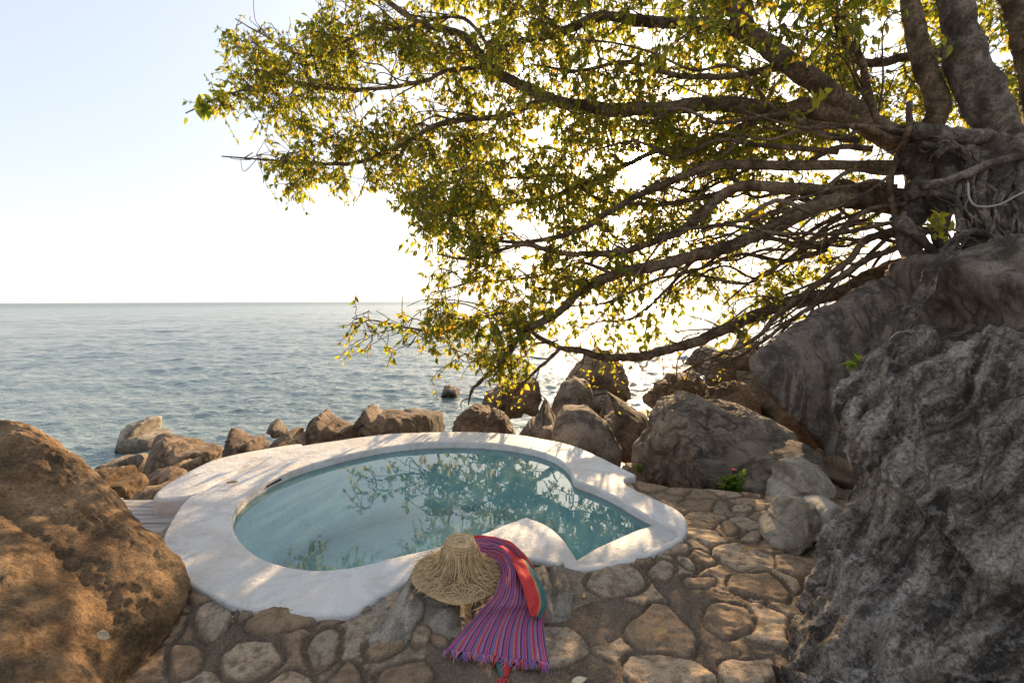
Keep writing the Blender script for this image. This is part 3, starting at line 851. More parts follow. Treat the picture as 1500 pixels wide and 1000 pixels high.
GOLD = big_rock([(0,626,2.95),(34,634,2.95),(72,656,2.9),(110,688,2.85),(150,724,2.78),(190,763,2.7),(225,798,2.6),(258,833,2.5),(277,862,2.42),(273,890,2.33),(252,922,2.18),(215,975,2.0),(180,1030,1.84),
  (110,1180,1.36),(-120,1340,1.05),(-420,1250,1.25),(-520,900,1.9),(-420,720,2.6),(-200,632,2.95),(-90,622,3.0)], at(-60, 830, 2.36), .36, .8, M_ROCK_GOLD,
  'huge golden brown boulder with pitted sloping side in the near left corner', 1, flute=flute_gold, bulge=(.50, .06, .86), detail=.45, rough=.012, crack=.12, facets=0)
big_rock([(1090,1100,1.8),(1128,1000,1.97),(1150,925,2.12),(1172,868,2.25),(1200,795,2.42),(1226,720,2.55),(1240,655,2.6),(1231,605,2.63),(1236,570,2.66),(1256,538,2.7),(1282,512,2.7),(1325,498,2.7),(1375,505,2.66),
  (1420,488,2.6),(1500,468,2.5),(1620,450,2.3),(1800,520,2.0),(1850,800,1.6),(1750,1100,1.45),(1400,1260,1.5),(1150,1200,1.65)], at(1470, 800, 2.15), .52, .8, M_ROCK_FRONT,
  'massive dark fluted boulder filling the near right corner', 2, flute=flute_front)
big_rock([(1097,542,5.1),(1106,518,5.25),(1150,490,5.5),(1200,456,5.8),(1262,420,6.0),(1330,392,6.2),(1385,376,6.2),(1450,400,6.0),(1480,500,5.7),(1420,620,5.4),(1300,690,5.3),(1236,672,5.3),(1210,655,5.3),(1172,620,5.25),(1138,590,5.2),(1112,565,5.12)],
  at(1275, 520, 5.75), .42, 1.0, M_ROCK_CLIFF, 'tall grey overhanging boulder under the lowest tree limbs', 3, box=2.6, facets=0, rough=.03, flute=flute_cliff, bulge=(-.62, -.75, .05))
rock('boulder', [(1290,520),(1320,465),(1345,415),(1368,384),(1400,366),(1450,352),(1500,346),(1620,330),(1760,420),(1780,620),(1500,680),(1330,640)],
     4.9, .8, 1.7, M_ROCK_CLIFF, 'dark brown grey boulder carrying the tree roots at the right edge', 'boulder', 4, 2.8, .3, 7, .88, .03, 6, .5, flute=flute_cliff)
rock('boulder', [(942,692),(939,662),(948,620),(960,588),(985,575),(1020,577),(1060,590),(1112,606),(1152,626),(1175,655),(1172,690),(1100,715),(1040,722),(962,712)],
     5.2, .45, .9, M_ROCK_GREY, 'big cracked flat faced boulder between the pool end and the overhanging boulder', 'boulder', 5, 4.5, .25, 5, .88, .022, 7, 1.3, detail=.7)
rock('boulder', [(808,650),(814,608),(830,593),(862,595),(890,620),(908,652),(917,675),(905,700),(850,705),(812,690)],
     6.1, .3, .5, M_ROCK_GREY, 'upright brown grey slab shaped like a shark fin behind the pool', 'boulder', 6, 3.0, .3, 5, .88, .025, 5, .4)
rock('boulder', [(884,615),(905,590),(935,582),(953,596),(956,640),(945,672),(915,680),(890,650)], 6.9, .4, .6, M_ROCK_BROWN,
     'orange brown boulder with sunlit rim between the fin slab and the big cracked boulder', 'boulder', 7, 2.8, .5, 7, .82, .03, 5)
rock('boulder', [(828,590),(830,545),(848,524),(875,510),(903,522),(918,548),(926,580),(900,610),(840,610)], 11.5, .8, 1.0, M_ROCK_BROWN,
     'dark peaked boulder on the waterline just left of the sun glitter', 'boulder', 8, 2.6, .3, 7, .85, .03, 5)
rock('boulder', [(786,600),(812,568),(842,551),(862,558),(872,585),(910,575),(925,590),(880,625),(800,630)], 9.6, .6, .8, M_ROCK_GREY,
     'pale grey rounded boulder below the dark peaked one', 'boulder', 9, 2.6, .5, 6, .85, .03, 5)
rock('boulder', [(757,650),(772,622),(795,598),(809,583),(824,592),(820,620),(806,655),(775,662)], 7.6, .4, .6, M_ROCK_GREY,
     'leaning wedge rock with pale sloping left face behind the pool rim', 'rock', 10, 3.0, .3, 7, .8, .03, 5)
rock('boulder', [(788,640),(795,625),(812,622),(818,640),(806,652)], 6.7, .15, .2, M_ROCK_GREY, 'small round stone tucked between wedge rock and fin slab', 'rock', 11, 2.3, 0, 4, .9, .03, 4)
rock('boulder', [(694,610),(710,578),(738,556),(765,549),(790,553),(799,578),(790,605),(740,615)], 9.6, .6, .7, M_ROCK_BROWN,
     'big dark brown boulder at the water edge under the drooping branch tips', 'boulder', 12, 3.0, .2, 8, .82, .03, 5)
rock('boulder', [(654,650),(668,612),(682,600),(697,590),(718,596),(735,625),(730,655),(690,662)], 7.6, .35, .5, M_ROCK_BROWN,
     'dark ridged rock touching the far pool rim, left of a matching pair', 'rock', 13, 2.8, .1, 8, .8, .04, 5)
rock('boulder', [(702,650),(712,612),(728,592),(745,612),(757,640),(745,660),(715,662)], 7.3, .3, .5, M_ROCK_BROWN,
     'dark pointed rock leaning on the ridged rock behind the far pool rim', 'rock', 14, 2.8, .1, 8, .8, .04, 5)
rock('boulder', [(638,574),(645,567),(658,563),(670,567),(682,576),(660,584)], 15.8, .5, .5, M_ROCK_GREY, 'lone low grey rock awash in the sea beyond the pool', 'rock', 15, 2.3, 0, 6, .85, .05, 4)
rock('boulder', [(484,612),(495,601),(540,599),(585,600),(620,608),(632,622),(625,645),(540,655),(495,640)], 8.4, .5, .6, M_ROCK_BROWN,
     'long low brown boulder sunlit on its right end behind the far rim', 'boulder', 16, 3.2, .2, 7, .86, .03, 5)
rock('boulder', [(576,608),(600,598),(640,602),(664,612),(655,628),(600,632)], 9.4, .5, .5, M_ROCK_GREY, 'flat wet rock sloping into the sea beyond the long low boulder', 'rock', 17, 3.0, .2, 6, .85, .03, 4)
rock('boulder', [(430,650),(434,618),(458,607),(490,609),(524,625),(534,645),(500,662),(450,665)], 8.0, .45, .55, M_ROCK_BROWN,
     'domed brown boulder with a split across its face, left of the long low boulder', 'boulder', 18, 3.0, .3, 8, .82, .03, 5, 1.0)
rock('boulder', [(370,672),(395,652),(416,634),(430,628),(456,633),(467,650),(460,668),(410,680)], 7.4, .4, .5, M_ROCK_BROWN,
     'wedge boulder with grey left slope and brown right face beside the rim', 'boulder', 19, 3.0, .2, 8, .78, .03, 5)
rock('boulder', [(392,668),(404,652),(414,647),(428,660),(425,672)], 6.7, .15, .2, M_ROCK_BROWN, 'small pointed stone in front of the wedge boulder at the rim', 'rock', 20, 2.6, .2, 6, .8, .03, 4)
rock('boulder', [(389,634),(397,619),(406,612),(416,624),(421,634),(405,642)], 10.2, .3, .3, M_ROCK_GREY, 'small pointed rock standing alone in the shallows', 'rock', 21, 2.6, 0, 7, .78, .03, 4)
rock('boulder', [(321,690),(322,646),(334,637),(384,638),(396,652),(388,675),(360,690)], 7.9, .4, .5, M_ROCK_BROWN,
     'square topped brown block in line with the wedge boulder', 'boulder', 22, 4.0, .15, 6, .86, .025, 5)
rock('boulder', [(212,700),(213,650),(228,640),(265,643),(322,652),(327,668),(310,690),(255,705)], 8.3, .5, .6, M_ROCK_BROWN,
     'large flat topped block at the water edge with dark left face', 'boulder', 23, 3.8, .2, 7, .84, .025, 5)
rock('boulder', [(205,712),(215,690),(252,684),(288,669),(322,664),(324,682),(290,705),(235,718)], 7.5, .35, .4, M_ROCK_BROWN,
     'low slab lying against the foot of the flat topped block', 'rock', 24, 3.0, .3, 8, .8, .03, 5)
rock('boulder', [(160,660),(180,634),(197,615),(206,612),(236,627),(253,637),(252,658),(210,668)], 10.3, .6, .6, M_ROCK_PALE,
     'pale streaked slanting slab rising from the sea on the left', 'rock', 25, 3.4, .1, 7, .75, .03, 5, .8)
rock('boulder', [(118,712),(135,690),(165,686),(200,693),(214,706),(206,724),(165,735),(130,730)], 6.4, .4, .4, M_ROCK_GOLD,
     'knobbly golden rock behind the crest of the huge left boulder', 'rock', 26, 2.6, .3, 8, .8, .05, 5)
rock('boulder', [(234,712),(240,692),(256,684),(272,692),(276,710),(255,722)], 6.4, .25, .25, M_ROCK_BROWN, 'small rounded stone beside the white pool ledge', 'rock', 27, 2.3, .1, 6, .85, .04, 4)
rock('boulder', [(130,700),(160,678),(195,665),(214,660),(220,700),(180,712)], 8.3, .5, .5, M_ROCK_GREY, 'flat dark wet rock behind the knobbly golden rock', 'rock', 28, 3.0, .4, 6, .85, .02, 4)
rock('boulder', [(165,740),(195,722),(250,706),(285,700),(262,724),(240,752),(195,768)], 5.7, .35, .4, M_ROCK_BROWN, 'low sloping rock between the plank deck and the shore', 'rock', 29, 2.8, .5, 8, .8, .03, 5)
# right side, by the path
rock('boulder', [(965,715),(1000,697),(1040,682),(1090,664),(1140,655),(1188,657),(1205,670),(1200,700),(1150,735),(1060,745),(990,735)],
     4.25, .35, .7, M_ROCK_GREY, 'long low sloping slab behind the red flowered plant', 'boulder', 30, 2.6, 1.1, 6, .88, .025, 6, .8)
rock('boulder', [(1046,690),(1070,665),(1110,652),(1150,655),(1160,690)], 4.75, .3, .4, M_ROCK_GREY, 'smooth grey hump behind the long sloping slab', 'rock', 31, 2.3, .4, 4, .9, .02, 5, .3)
rock('boulder', [(1128,735),(1132,692),(1150,673),(1170,669),(1200,684),(1219,706),(1216,735),(1190,750),(1145,755)],
     3.75, .25, .35, M_ROCK_PALE, 'cream rounded boulder sunlit on the left, above the mortared pair', 'boulder', 32, 2.6, .2, 7, .85, .03, 5)
rock('boulder', [(1119,790),(1123,758),(1140,736),(1165,728),(1192,740),(1200,775),(1180,805),(1135,812)],
     2.98, .18, .26, M_ROCK_PALE, 'round tan stone mortared into the low wall at the path edge', 'boulder', 33, 2.4, .1, 5, .88, .025, 5, .3)
rock('boulder', [(1174,812),(1180,780),(1200,764),(1228,768),(1240,800),(1228,835),(1190,832)], 2.85, .16, .22, M_ROCK_PALE,
     'smaller grey stone mortared low beside the dark fluted boulder', 'boulder', 34, 2.4, .1, 5, .88, .025, 5, .3)
mort = rock('mortar_bed', [(1121,812),(1128,796),(1170,760),(1195,735),(1225,738),(1238,770),(1238,835),(1205,850),(1160,832),(1126,826)], 2.98, .13, .3,
     plain_mat('mortar', (.36, .33, .29), .9, .25, 9, .5, .02), 'grey mortar bed holding two stones at the path edge', 'mortar', 35, 2.8, .1, 4, .9, .03, 5, .0)
rock('boulder', [(1212,700),(1218,680),(1232,671),(1250,676),(1252,705),(1228,712)], 3.85, .2, .25, M_ROCK_BROWN, 'small pinkish stone wedged against the dark fluted boulder', 'rock', 36, 2.4, .1, 5, .88, .03, 4)
rock('boulder', [(1220,690),(1222,610),(1228,582),(1243,572),(1262,590),(1268,690)], 4.6, .2, .3, M_ROCK_CLIFF, 'narrow upright grey stone behind the dark fluted boulder', 'rock', 37, 2.8, .1, 5, .88, .02, 5)
# jumble under the limbs
rock('boulder', [(1030,540),(1045,515),(1080,505),(1112,498),(1150,505),(1150,560),(1080,575),(1040,568)], 8.2, .6, .7, M_ROCK_GREY, 'grey boulder under the crossing limbs, behind the overhanging boulder', 'boulder', 38, 2.8, .4, 7, .82, .03, 5)
rock('boulder', [(1000,530),(1015,512),(1040,503),(1062,512),(1068,535),(1030,545)], 11.5, .5, .6, M_ROCK_GREY, 'distant dark rock in the sea right of the sun glitter', 'rock', 39, 2.6, .1, 7, .8, .04, 4)
rock('boulder', [(944,595),(958,560),(985,545),(1030,548),(1055,570),(1050,600),(990,612)], 7.6, .5, .6, M_ROCK_BROWN, 'warm brown boulder half hidden behind the big cracked boulder', 'boulder', 40, 3.0, .3, 7, .82, .03, 5)
rock('boulder', [(1020,590),(1040,566),(1075,558),(1110,575),(1125,605),(1105,625),(1050,622)], 6.8, .4, .5, M_ROCK_BROWN, 'tilted brown rock above the top edge of the big cracked boulder', 'rock', 41, 3.0, .4, 8, .8, .03, 5)
rock('boulder', [(1105,620),(1120,588),(1145,590),(1175,620),(1190,660),(1150,670),(1115,650)], 6.3, .3, .4, M_ROCK_BROWN, 'sunlit ochre rock wedged under the overhanging boulder', 'rock', 42, 3.0, .3, 8, .8, .03, 5)
rock('boulder', [(1070,575),(1085,545),(1110,538),(1135,560),(1130,590),(1095,600)], 7.3, .35, .4, M_ROCK_PALE, 'pale broken rock left of the overhanging boulder lip', 'rock', 43, 2.8, .3, 8, .8, .03, 4)
rock('boulder', [(905,700),(912,680),(940,675),(965,690),(968,715),(930,722)], 5.45, .25, .3, M_ROCK_BROWN, 'brown stone in the gap below the orange brown boulder', 'rock', 44, 2.6, .3, 7, .82, .03, 4)
rock('boulder', [(1190,480),(1205,455),(1235,440),(1290,430),(1290,500),(1210,500)], 7.4, .4, .5, M_ROCK_GREY, 'grey rock peeping over the ridge of the overhanging boulder', 'rock', 45, 2.6, .1, 6, .85, .03, 4)
# stones under the hat
rock('boulder', [(514,930),(520,898),(545,876),(585,857),(614,845),(624,890),(612,935),(575,965)], 2.30, .20, .30, M_ROCK_PALE,
     'grey streaked stone rising to the white rim, left of the straw hat', 'rock', 46, 2.6, 1.0, 5, .9, .025, 6, .7)
rock('boulder', [(604,960),(606,900),(614,862),(640,850),(720,848),(760,860),(790,905),(768,965),(690,990)], 2.32, .22, .34, M_ROCK_PALE,
     'broad brown grey stone under the straw hat', 'rock', 47, 3.0, .8, 4, .92, .02, 6, .5)
rock('boulder', [(770,900),(776,846),(795,832),(825,842),(840,868),(836,900),(806,940)], 2.42, .2, .28, M_ROCK_PALE,
     'angular grey stone right of the striped towel', 'rock', 48, 2.8, .7, 6, .85, .025, 5, .6)
rock('boulder', [(1120,700),(1140,600),(1180,570),(1260,560),(1290,700),(1200,730)], 7.2, .5, .6, M_ROCK_BROWN, 'shadowed brown boulder deep in the hollow under the overhang', 'boulder', 50, 2.6, .2, 6, .85, .03, 5)

# ------------------------------------------------------------------ fig tree
def bark_mat(name, a, b, c_, rough_scale=1.0):
    m, nt, o = new_mat(name); t = NT(nt)
    tc = t.n('ShaderNodeTexCoord'); v = tc.outputs['Object']
    n1 = t.noise(v, 3.5 * rough_scale, 8, .65, .4); n2 = t.noise(v, 26 * rough_scale, 6, .7)
    c = t.ramp(n1, [(.40, a), (.5, b), (.61, c_)])
    c = t.mix(t.math('MULTIPLY', t.ramp(n2, [(.47, (0, 0, 0)), (.58, (1, 1, 1))]), .6), c, tuple(x * .5 for x in a))
    t.bsdf(c, .85, o, t.bump(t.math('ADD', n1, n2), .9, .05), .25)
    return m
M_BARK = bark_mat('bark', (.07, .045, .028), (.16, .108, .068), (.27, .195, .125))
M_ROOT = bark_mat('root_bark', (.06, .045, .035), (.125, .10, .08), (.26, .215, .175))
M_TWIG = bark_mat('twig_bark', (.11, .075, .045), (.18, .12, .075), (.25, .18, .12), 3)
def make_leaf(name, cols, trans):
    m, nt, o = new_mat(name); t = NT(nt)
    a = t.n('ShaderNodeAttribute', attribute_name='tint')
    c = t.ramp(a.outputs['Fac'], cols); ct = t.ramp(a.outputs['Fac'], trans)
    b = t.n('ShaderNodeBsdfPrincipled'); t.link(c, b.inputs['Base Color']); b.inputs['Roughness'].default_value = .55
    b.inputs['Specular IOR Level'].default_value = .3
    tr = t.n('ShaderNodeBsdfTranslucent'); t.link(ct, tr.inputs[0])
    mx = t.n('ShaderNodeMixShader'); mx.inputs[0].default_value = .6
    t.link(b.outputs[0], mx.inputs[1]); t.link(tr.outputs[0], mx.inputs[2]); t.link(mx.outputs[0], o.inputs['Surface'])
    return m
M_LEAF = make_leaf('fig_leaf', [(0, (.045, .075, .018)), (.6, (.08, .11, .022)), (.85, (.15, .15, .025)), (1, (.20, .11, .03))],
                   [(0, (.20, .28, .02)), (.45, (.46, .46, .035)), (.8, (.72, .55, .04)), (1, (.62, .30, .04))])

def leaf_mesh(P, D, N, L, Wd, name, mat, parent, tint, curl=.18):
    """leaf blades: P base points, D directions, N normals, L lengths, Wd widths"""
    n = len(P); D = D / np.linalg.norm(D, axis=1)[:, None]
    S = np.cross(D, N); S /= np.linalg.norm(S, axis=1)[:, None] + 1e-9
    N = np.cross(S, D)
    prof = [(0, 0, 0), (.3, -.46, .10), (.3, 0, -.02), (.3, .46, .10), (.66, -.36, .04), (.66, 0, -.10), (.66, .36, .04), (1, 0, -.28)]
    V = np.empty((n, 8, 3))
    for k, (u, w, h) in enumerate(prof):
        V[:, k] = P + D * (L * u)[:, None] + S * (Wd * w)[:, None] + N * (L * h * curl * 3)[:, None]
    tri = np.array([(0, 1, 2), (0, 2, 3), (1, 4, 5), (1, 5, 2), (2, 5, 6), (2, 6, 3), (4, 7, 5), (5, 7, 6)])
    F = (np.arange(n)[:, None, None] * 8 + tri[None]).reshape(-1, 3)
    return mesh_obj(name, V.reshape(-1, 3), F, mat, parent, smooth=True, attrs={'tint': np.repeat(tint, 8)})

def build_tree():
    g = np.random.default_rng(21)
    base = at(1400, 330, 6.5)
    tree = empty('fig_tree', base, 'sprawling fig tree gripping the boulders and spreading leafy limbs over the pool', 'tree')
    nodes = []; nrad = []
    # limbs: photograph path, start depth, end depth, start radius px, end radius px
    LIMBS = [
     ([(1400,222),(1330,205),(1255,168),(1170,110),(1110,52),(1060,0),(1010,-70)], 6.5, 7.2, 25, 13),
     ([(1125,65),(1060,28),(985,27),(880,30),(800,52),(740,70),(690,110)], 7.0, 8.4, 15, 3),
     ([(1330,205),(1220,168),(1130,160),(1060,155),(960,160),(880,155),(800,147),(735,110),(715,95),(680,60),(610,30),(540,-20)], 6.6, 9.2, 17, 4),
     ([(715,97),(650,105),(618,120),(538,131),(474,131),(426,122),(378,128),(330,141),(272,166)], 8.4, 9.4, 5, 1.2),
     ([(792,147),(735,168),(650,180),(586,211),(522,237),(440,236),(388,234),(325,229)], 8.2, 9.6, 7, 1.2),
     ([(740,112),(680,35),(586,35),(538,51),(474,74),(429,75),(388,54),(345,28)], 8.3, 9.2, 4, 1.2),
     ([(1350,250),(1310,246),(1150,243),(1050,240),(1000,255),(930,290),(860,330),(800,352),(740,355),(680,340)], 6.5, 7.4, 13, 2),
     ([(1360,290),(1310,288),(1200,276),(1090,275),(1050,292),(1010,330),(960,352),(900,370),(830,372),(760,360),(690,380),(640,372)], 6.5, 7.2, 15, 2),
     ([(1370,305),(1320,302),(1250,290),(1200,302),(1147,327),(1095,348),(1025,372),(955,395),(900,402),(858,422),(816,457),(784,478),(762,492),(742,518),(707,558),(694,566),(686,593)], 6.4, 7.0, 18, 1.5),
     ([(784,478),(740,458),(690,470),(640,485),(590,478),(550,470),(512,474)], 7.1, 7.6, 4.5, 1),
     ([(1400,370),(1350,386),(1287,404),(1235,425),(1200,435),(1140,449),(1077,474),(1025,498),(990,511),(937,519),(885,523),(850,513),(819,508),(787,493),(770,470)], 6.6, 7.0, 17, 3),
     ([(822,509),(794,534),(768,562),(733,594)], 7.0, 6.9, 4.5, 1.5),
     ([(1330,335),(1270,351),(1235,383),(1186,428),(1140,460),(1095,498),(1046,526),(1000,545)], 6.3, 6.4, 9, 2),
     ([(1340,355),(1290,372),(1240,400),(1200,440),(1150,475),(1090,520),(1040,535)], 6.2, 6.2, 8, 2),
     ([(1350,320),(1287,330),(1217,344),(1130,343),(1060,327),(1030,335)], 6.1, 6.1, 6, 2),
     ([(1250,165),(1180,150),(1100,178),(1020,215),(960,225),(880,260),(800,290),(720,300),(650,312),(600,330)], 6.8, 8.8, 9, 1.5),
     ([(1150,95),(1080,110),(1000,115),(920,95),(850,100),(780,95)], 7.0, 8.2, 8, 2),
     ([(1340,200),(1300,167),(1267,97),(1233,60),(1213,0),(1190,-80)], 6.2, 5.8, 8, 5),
     ([(1357,195),(1357,163),(1350,80),(1348,0),(1340,-90)], 6.8, 6.9, 16, 14),
     ([(1475,235),(1450,173),(1420,83),(1393,10),(1370,-90)], 6.3, 6.4, 31, 20),
     ([(1485,330),(1512,220),(1502,90),(1472,5),(1440,-90)], 6.0, 6.9, 20, 14),
     ([(1332,150),(1316,195),(1322,235),(1309,280),(1318,345)], 6.0, 6.2, 6, 7),
     ([(1420,83),(1370,70),(1290,90),(1220,75),(1140,40)], 7.4, 8.4, 12, 3),
     ([(1357,100),(1400,60),(1470,110),(1520,60)], 7.2, 7.8, 9, 4),
     ([(1090,275),(1010,290),(940,300),(880,290),(820,260),(760,262),(700,250)], 7.0, 8.2, 6, 1.5),
     ([(900,402),(850,385),(800,400),(740,410),(680,415),(630,430)], 7.0, 7.8, 4, 1.2),
     ([(1025,372),(960,440),(920,470),(880,470),(850,480)], 6.9, 7.3, 4, 1.5),
    ]
    for i, (px, Y0, Y1, r0, r1) in enumerate(LIMBS):
        k = len(px); Ys = np.linspace(Y0, Y1, k)
        P = np.array([at(x, y, Yk)[:] for (x, y), Yk in zip(px, Ys)])
        P[1:-1] += g.normal(0, .05, (k - 2, 3)) * np.array([0.2, 1.6, 0.2])
        C = catmull(P, 9); n = len(C)
        C += np.stack([fbm(C * 2.2 + 5 * i, 3), fbm(C * 2.2 + 5 * i + 40, 3), fbm(C * 2.2 + 5 * i + 80, 3)], 1) * .028 * np.sin(np.linspace(0, math.pi, n))[:, None]
        yy = C[:, 1]; rad = np.linspace(1, 0, n) ** .9 * (r0 - r1) + r1
        rad = rad * yy / FPX * (.84 if i in (18, 19, 20) else .66 if r0 < 16 else .74)
        rad = rad * (1 + .10 * pn(np.c_[np.arange(n) / 9., np.full(n, i * 3.), np.zeros(n)]))
        mb = MB(); mb.tube(C, rad, 18 if r0 > 8 else 9, .26, i * 3.1)
        mb.build('limb' if i < 18 or i > 21 else 'trunk', M_BARK if i not in (18, 19, 20) else M_ROOT if i == 19 else M_BARK, tree)
        nodes.append(C[1:]); nrad.append(rad[1:])
    # main trunk mass over the boulders and the tangle of roots
    ROOTS = [
     ([(1333,190),(1380,196),(1460,205),(1525,225),(1560,290),(1575,380)], 5.95, 6.0, 17, 16), ([(1350,272),(1385,266),(1417,253),(1467,235),(1540,226),(1600,270),(1625,370)], 5.6, 5.4, 9, 9),
     ([(1400,215),(1410,260),(1425,310),(1440,360)], 6.2, 5.7, 26, 18), ([(1440,210),(1460,270),(1470,330),(1480,370)], 6.1, 5.6, 30, 20),
     ([(1480,210),(1500,280),(1510,360)], 6.0, 5.6, 30, 22), ([(1375,210),(1385,250),(1390,290),(1375,330),(1385,372)], 6.1, 5.7, 20, 12),
     ([(1335,215),(1350,255),(1345,300),(1330,340),(1340,385)], 6.3, 6.1, 26, 14), ([(1350,210),(1400,225),(1430,245),(1450,250)], 5.9, 5.8, 7, 4),
     ([(1360,285),(1395,290),(1405,315),(1410,350),(1425,362)], 5.6, 5.4, 7, 6), ([(1405,270),(1400,300),(1415,335),(1440,355),(1452,365)], 5.6, 5.3, 6, 5),
     ([(1330,290),(1350,282),(1370,290),(1385,312)], 5.7, 5.6, 13, 5), ([(1400,355),(1385,372),(1362,395),(1350,420),(1335,450),(1322,480),(1305,505)], 5.0, 4.75, 8, 12),
     ([(1440,250),(1435,290),(1450,330),(1465,352)], 5.6, 5.2, 9, 6), ([(1480,260),(1460,300),(1475,340),(1490,358)], 5.5, 5.2, 10, 6),
     ([(1395,355),(1420,340),(1460,350),(1500,345)], 5.4, 5.3, 8, 6), ([(1370,230),(1395,215),(1420,235),(1415,262)], 5.8, 5.7, 6, 5),
     ([(1310,320),(1330,335),(1350,350),(1372,372)], 5.9, 5.7, 14, 8), ([(1500,240),(1490,300),(1500,350)], 5.5, 5.2, 12, 8)]
    for i, (px, Y0, Y1, r0, r1) in enumerate(ROOTS):
        k = len(px); P = np.array([at(x, y, Yk)[:] for (x, y), Yk in zip(px, np.linspace(Y0, Y1, k))])
        C = catmull(P, 9); n = len(C)
        C += np.stack([fbm(C * 3 + 7 * i, 3), 0 * C[:, 0], fbm(C * 3 + 7 * i + 80, 3)], 1) * .03 * np.sin(np.linspace(0, math.pi, n))[:, None]
        rad = np.linspace(r0, r1, n) * C[:, 1] / FPX * (.9 if i in (2, 3, 4, 6) else .68)
        mb = MB(); mb.tube(C, rad, 18, .32, i * 2.3)
        for q in range(0 if i in (0, 1) else 3):      # thinner roots fused alongside
            D2 = C + np.stack([fbm(C * 2.5 + 11 * q + i, 3), .5 * fbm(C * 2.5 + 7 * q, 2) - .05, fbm(C * 2.5 + 5 * q + i + 60, 3)], 1) * .16
            mb.tube(D2, rad * g.uniform(.22, .42), 9, .3, q + i)
        mb.build('trunk' if i in (2, 3, 4, 6) else 'root', M_ROOT, tree)
    mb = MB(); C = catmull([at(*p)[:] for p in [(1418,268,5.3),(1420,290,5.25),(1432,302,5.2),(1462,300,5.15),(1490,286,5.1),(1510,276,5.1)]], 8)
    mb.tube(C, np.full(len(C), 1.3 * 5.2 / FPX), 8)
    mb.build('aerial_root', plain_mat('pale_root', (.30, .27, .24), .8), tree)
    # many thin branches fanning out from the base between the limbs
    fan = MB()
    for q in range(30):
        y0 = g.uniform(180, 370); x0 = g.uniform(1190, 1380); x1 = x0 - g.uniform(170, 430)
        slope = np.interp(y0, [180, 260, 370], [-.22, .18, .46]) + g.normal(0, .20)
        y1 = y0 + (x0 - x1) * slope; Yb = g.uniform(6.1, 7.0); Ye = Yb + g.uniform(-.1, 1.3)
        bow = g.normal(-14, 22)
        pts = [(x0 + (x1 - x0) * u, y0 + (y1 - y0) * u + bow * math.sin(u * math.pi) + g.normal(0, 11) * (0 < u < 1), Yb + (Ye - Yb) * u) for u in np.linspace(0, 1, 7)]
        C = catmull([at(*p_)[:] for p_ in pts], 6); pq = project(C)
        if np.min(np.hypot(pq[:, 0] - 935, pq[:, 1] - 240)) < 26 or pq[:, 1].max() > 545: continue
        rr_ = np.linspace(g.uniform(2.4, 5.0), g.uniform(.9, 1.5), len(C)) * C[:, 1] / FPX
        fan.tube(C, rr_, 7, .2, q * 1.7); nodes.append(C[len(C) // 3:]); nrad.append(rr_[len(C) // 3:])
    fan.build('branches', M_BARK, tree)
    N0 = np.vstack(nodes); R0 = np.concatenate(nrad)
    keep = (R0 < .16); N0 = N0[keep]
    # crown regions on the photograph with how many leaf sprays grow there and their depth
    REG = [
     ([(330,40),(385,45),(440,70),(470,60),(560,40),(700,60),(700,240),(640,240),(560,200),(500,220),(430,180),(380,170),(330,120)], 190, 8.3, 10.0),
     ([(440,62),(445,20),(470,-40),(620,-90),(760,-90),(760,90),(600,80),(520,80)], 120, 8.0, 10.0),
     ([(420,170),(560,170),(700,200),(700,300),(620,330),(570,275),(500,265),(460,290),(425,290),(410,230)], 105, 8.3, 10.0),
     ([(345,226),(400,225),(480,240),(520,270),(460,255)], 12, 9.2, 9.7),
     ([(290,150),(330,135),(390,120),(395,135),(330,158)], 9, 9.0, 9.5),
     ([(700,-90),(1120,-90),(1100,60),(1020,170),(900,200),(700,220)], 300, 7.0, 9.6),
     ([(560,290),(640,250),(900,190),(905,280),(860,330),(700,360),(640,340),(600,330)], 165, 6.8, 8.3),
     ([(640,345),(760,330),(900,320),(960,380),(900,440),(820,470),(700,500),(640,460),(625,400)], 108, 6.4, 7.6),
     ([(510,470),(560,455),(640,450),(760,440),(800,480),(760,540),(700,545),(640,520),(560,500),(530,500)], 46, 6.5, 7.3),
     ([(680,520),(760,500),(760,570),(700,580)], 12, 6.8, 7.2),
     ([(820,480),(960,430),(980,490),(900,515),(830,505)], 13, 6.9, 7.6),
     ([(960,200),(1060,110),(1280,60),(1310,180),(1200,210),(1050,250)], 180, 6.9, 9.6),
     ([(960,300),(1100,250),(1290,250),(1280,330),(1100,400),(1000,470),(930,420)], 55, 6.7, 9.5),
     ([(1000,470),(1200,350),(1290,340),(1180,430),(1060,490)], 18, 6.4, 8.0),
     ([(1050,-90),(1600,-90),(1600,140),(1400,150),(1200,80)], 170, 7.2, 9.8),
     ([(1280,60),(1540,60),(1540,180),(1330,190)], 60, 7.2, 9.0),
     ([(820,170),(900,130),(1010,140),(1060,230),(1030,310),(930,350),(840,320)], 75, 6.9, 9.0),
     ([(1000,-80),(1300,-80),(1300,60),(1000,60)], 40, 5.2, 6.2),
    ]
    targets = []
    for poly, cnt, Y0, Y1 in REG:
        cnt = int(cnt * 1.7)
        poly = np.array(poly, float); lo, hi = poly.min(0), poly.max(0); k = 0
        while k < cnt:
            q = g.uniform(lo, hi)
            if not inside(q[None], poly)[0]: continue
            if np.hypot(q[0] - 935, q[1] - 240) < 30: continue
            if 560 < q[0] < 820 and 395 < q[1] < 545 and g.random() < .42: k += 1; continue
            if 540 < q[0] < 760 and 320 < q[1] <= 395 and g.random() < .25: k += 1; continue
            if 770 < q[0] < 925 and 190 < q[1] < 345 and g.random() < .45: k += 1; continue
            # natural openings in the crown
            if pn(np.array([[q[0] / 75, q[1] / 60, 3.3]]))[0] < -.30: continue
            targets.append(at(q[0], q[1], g.uniform(Y0, Y1))[:]); k += 1
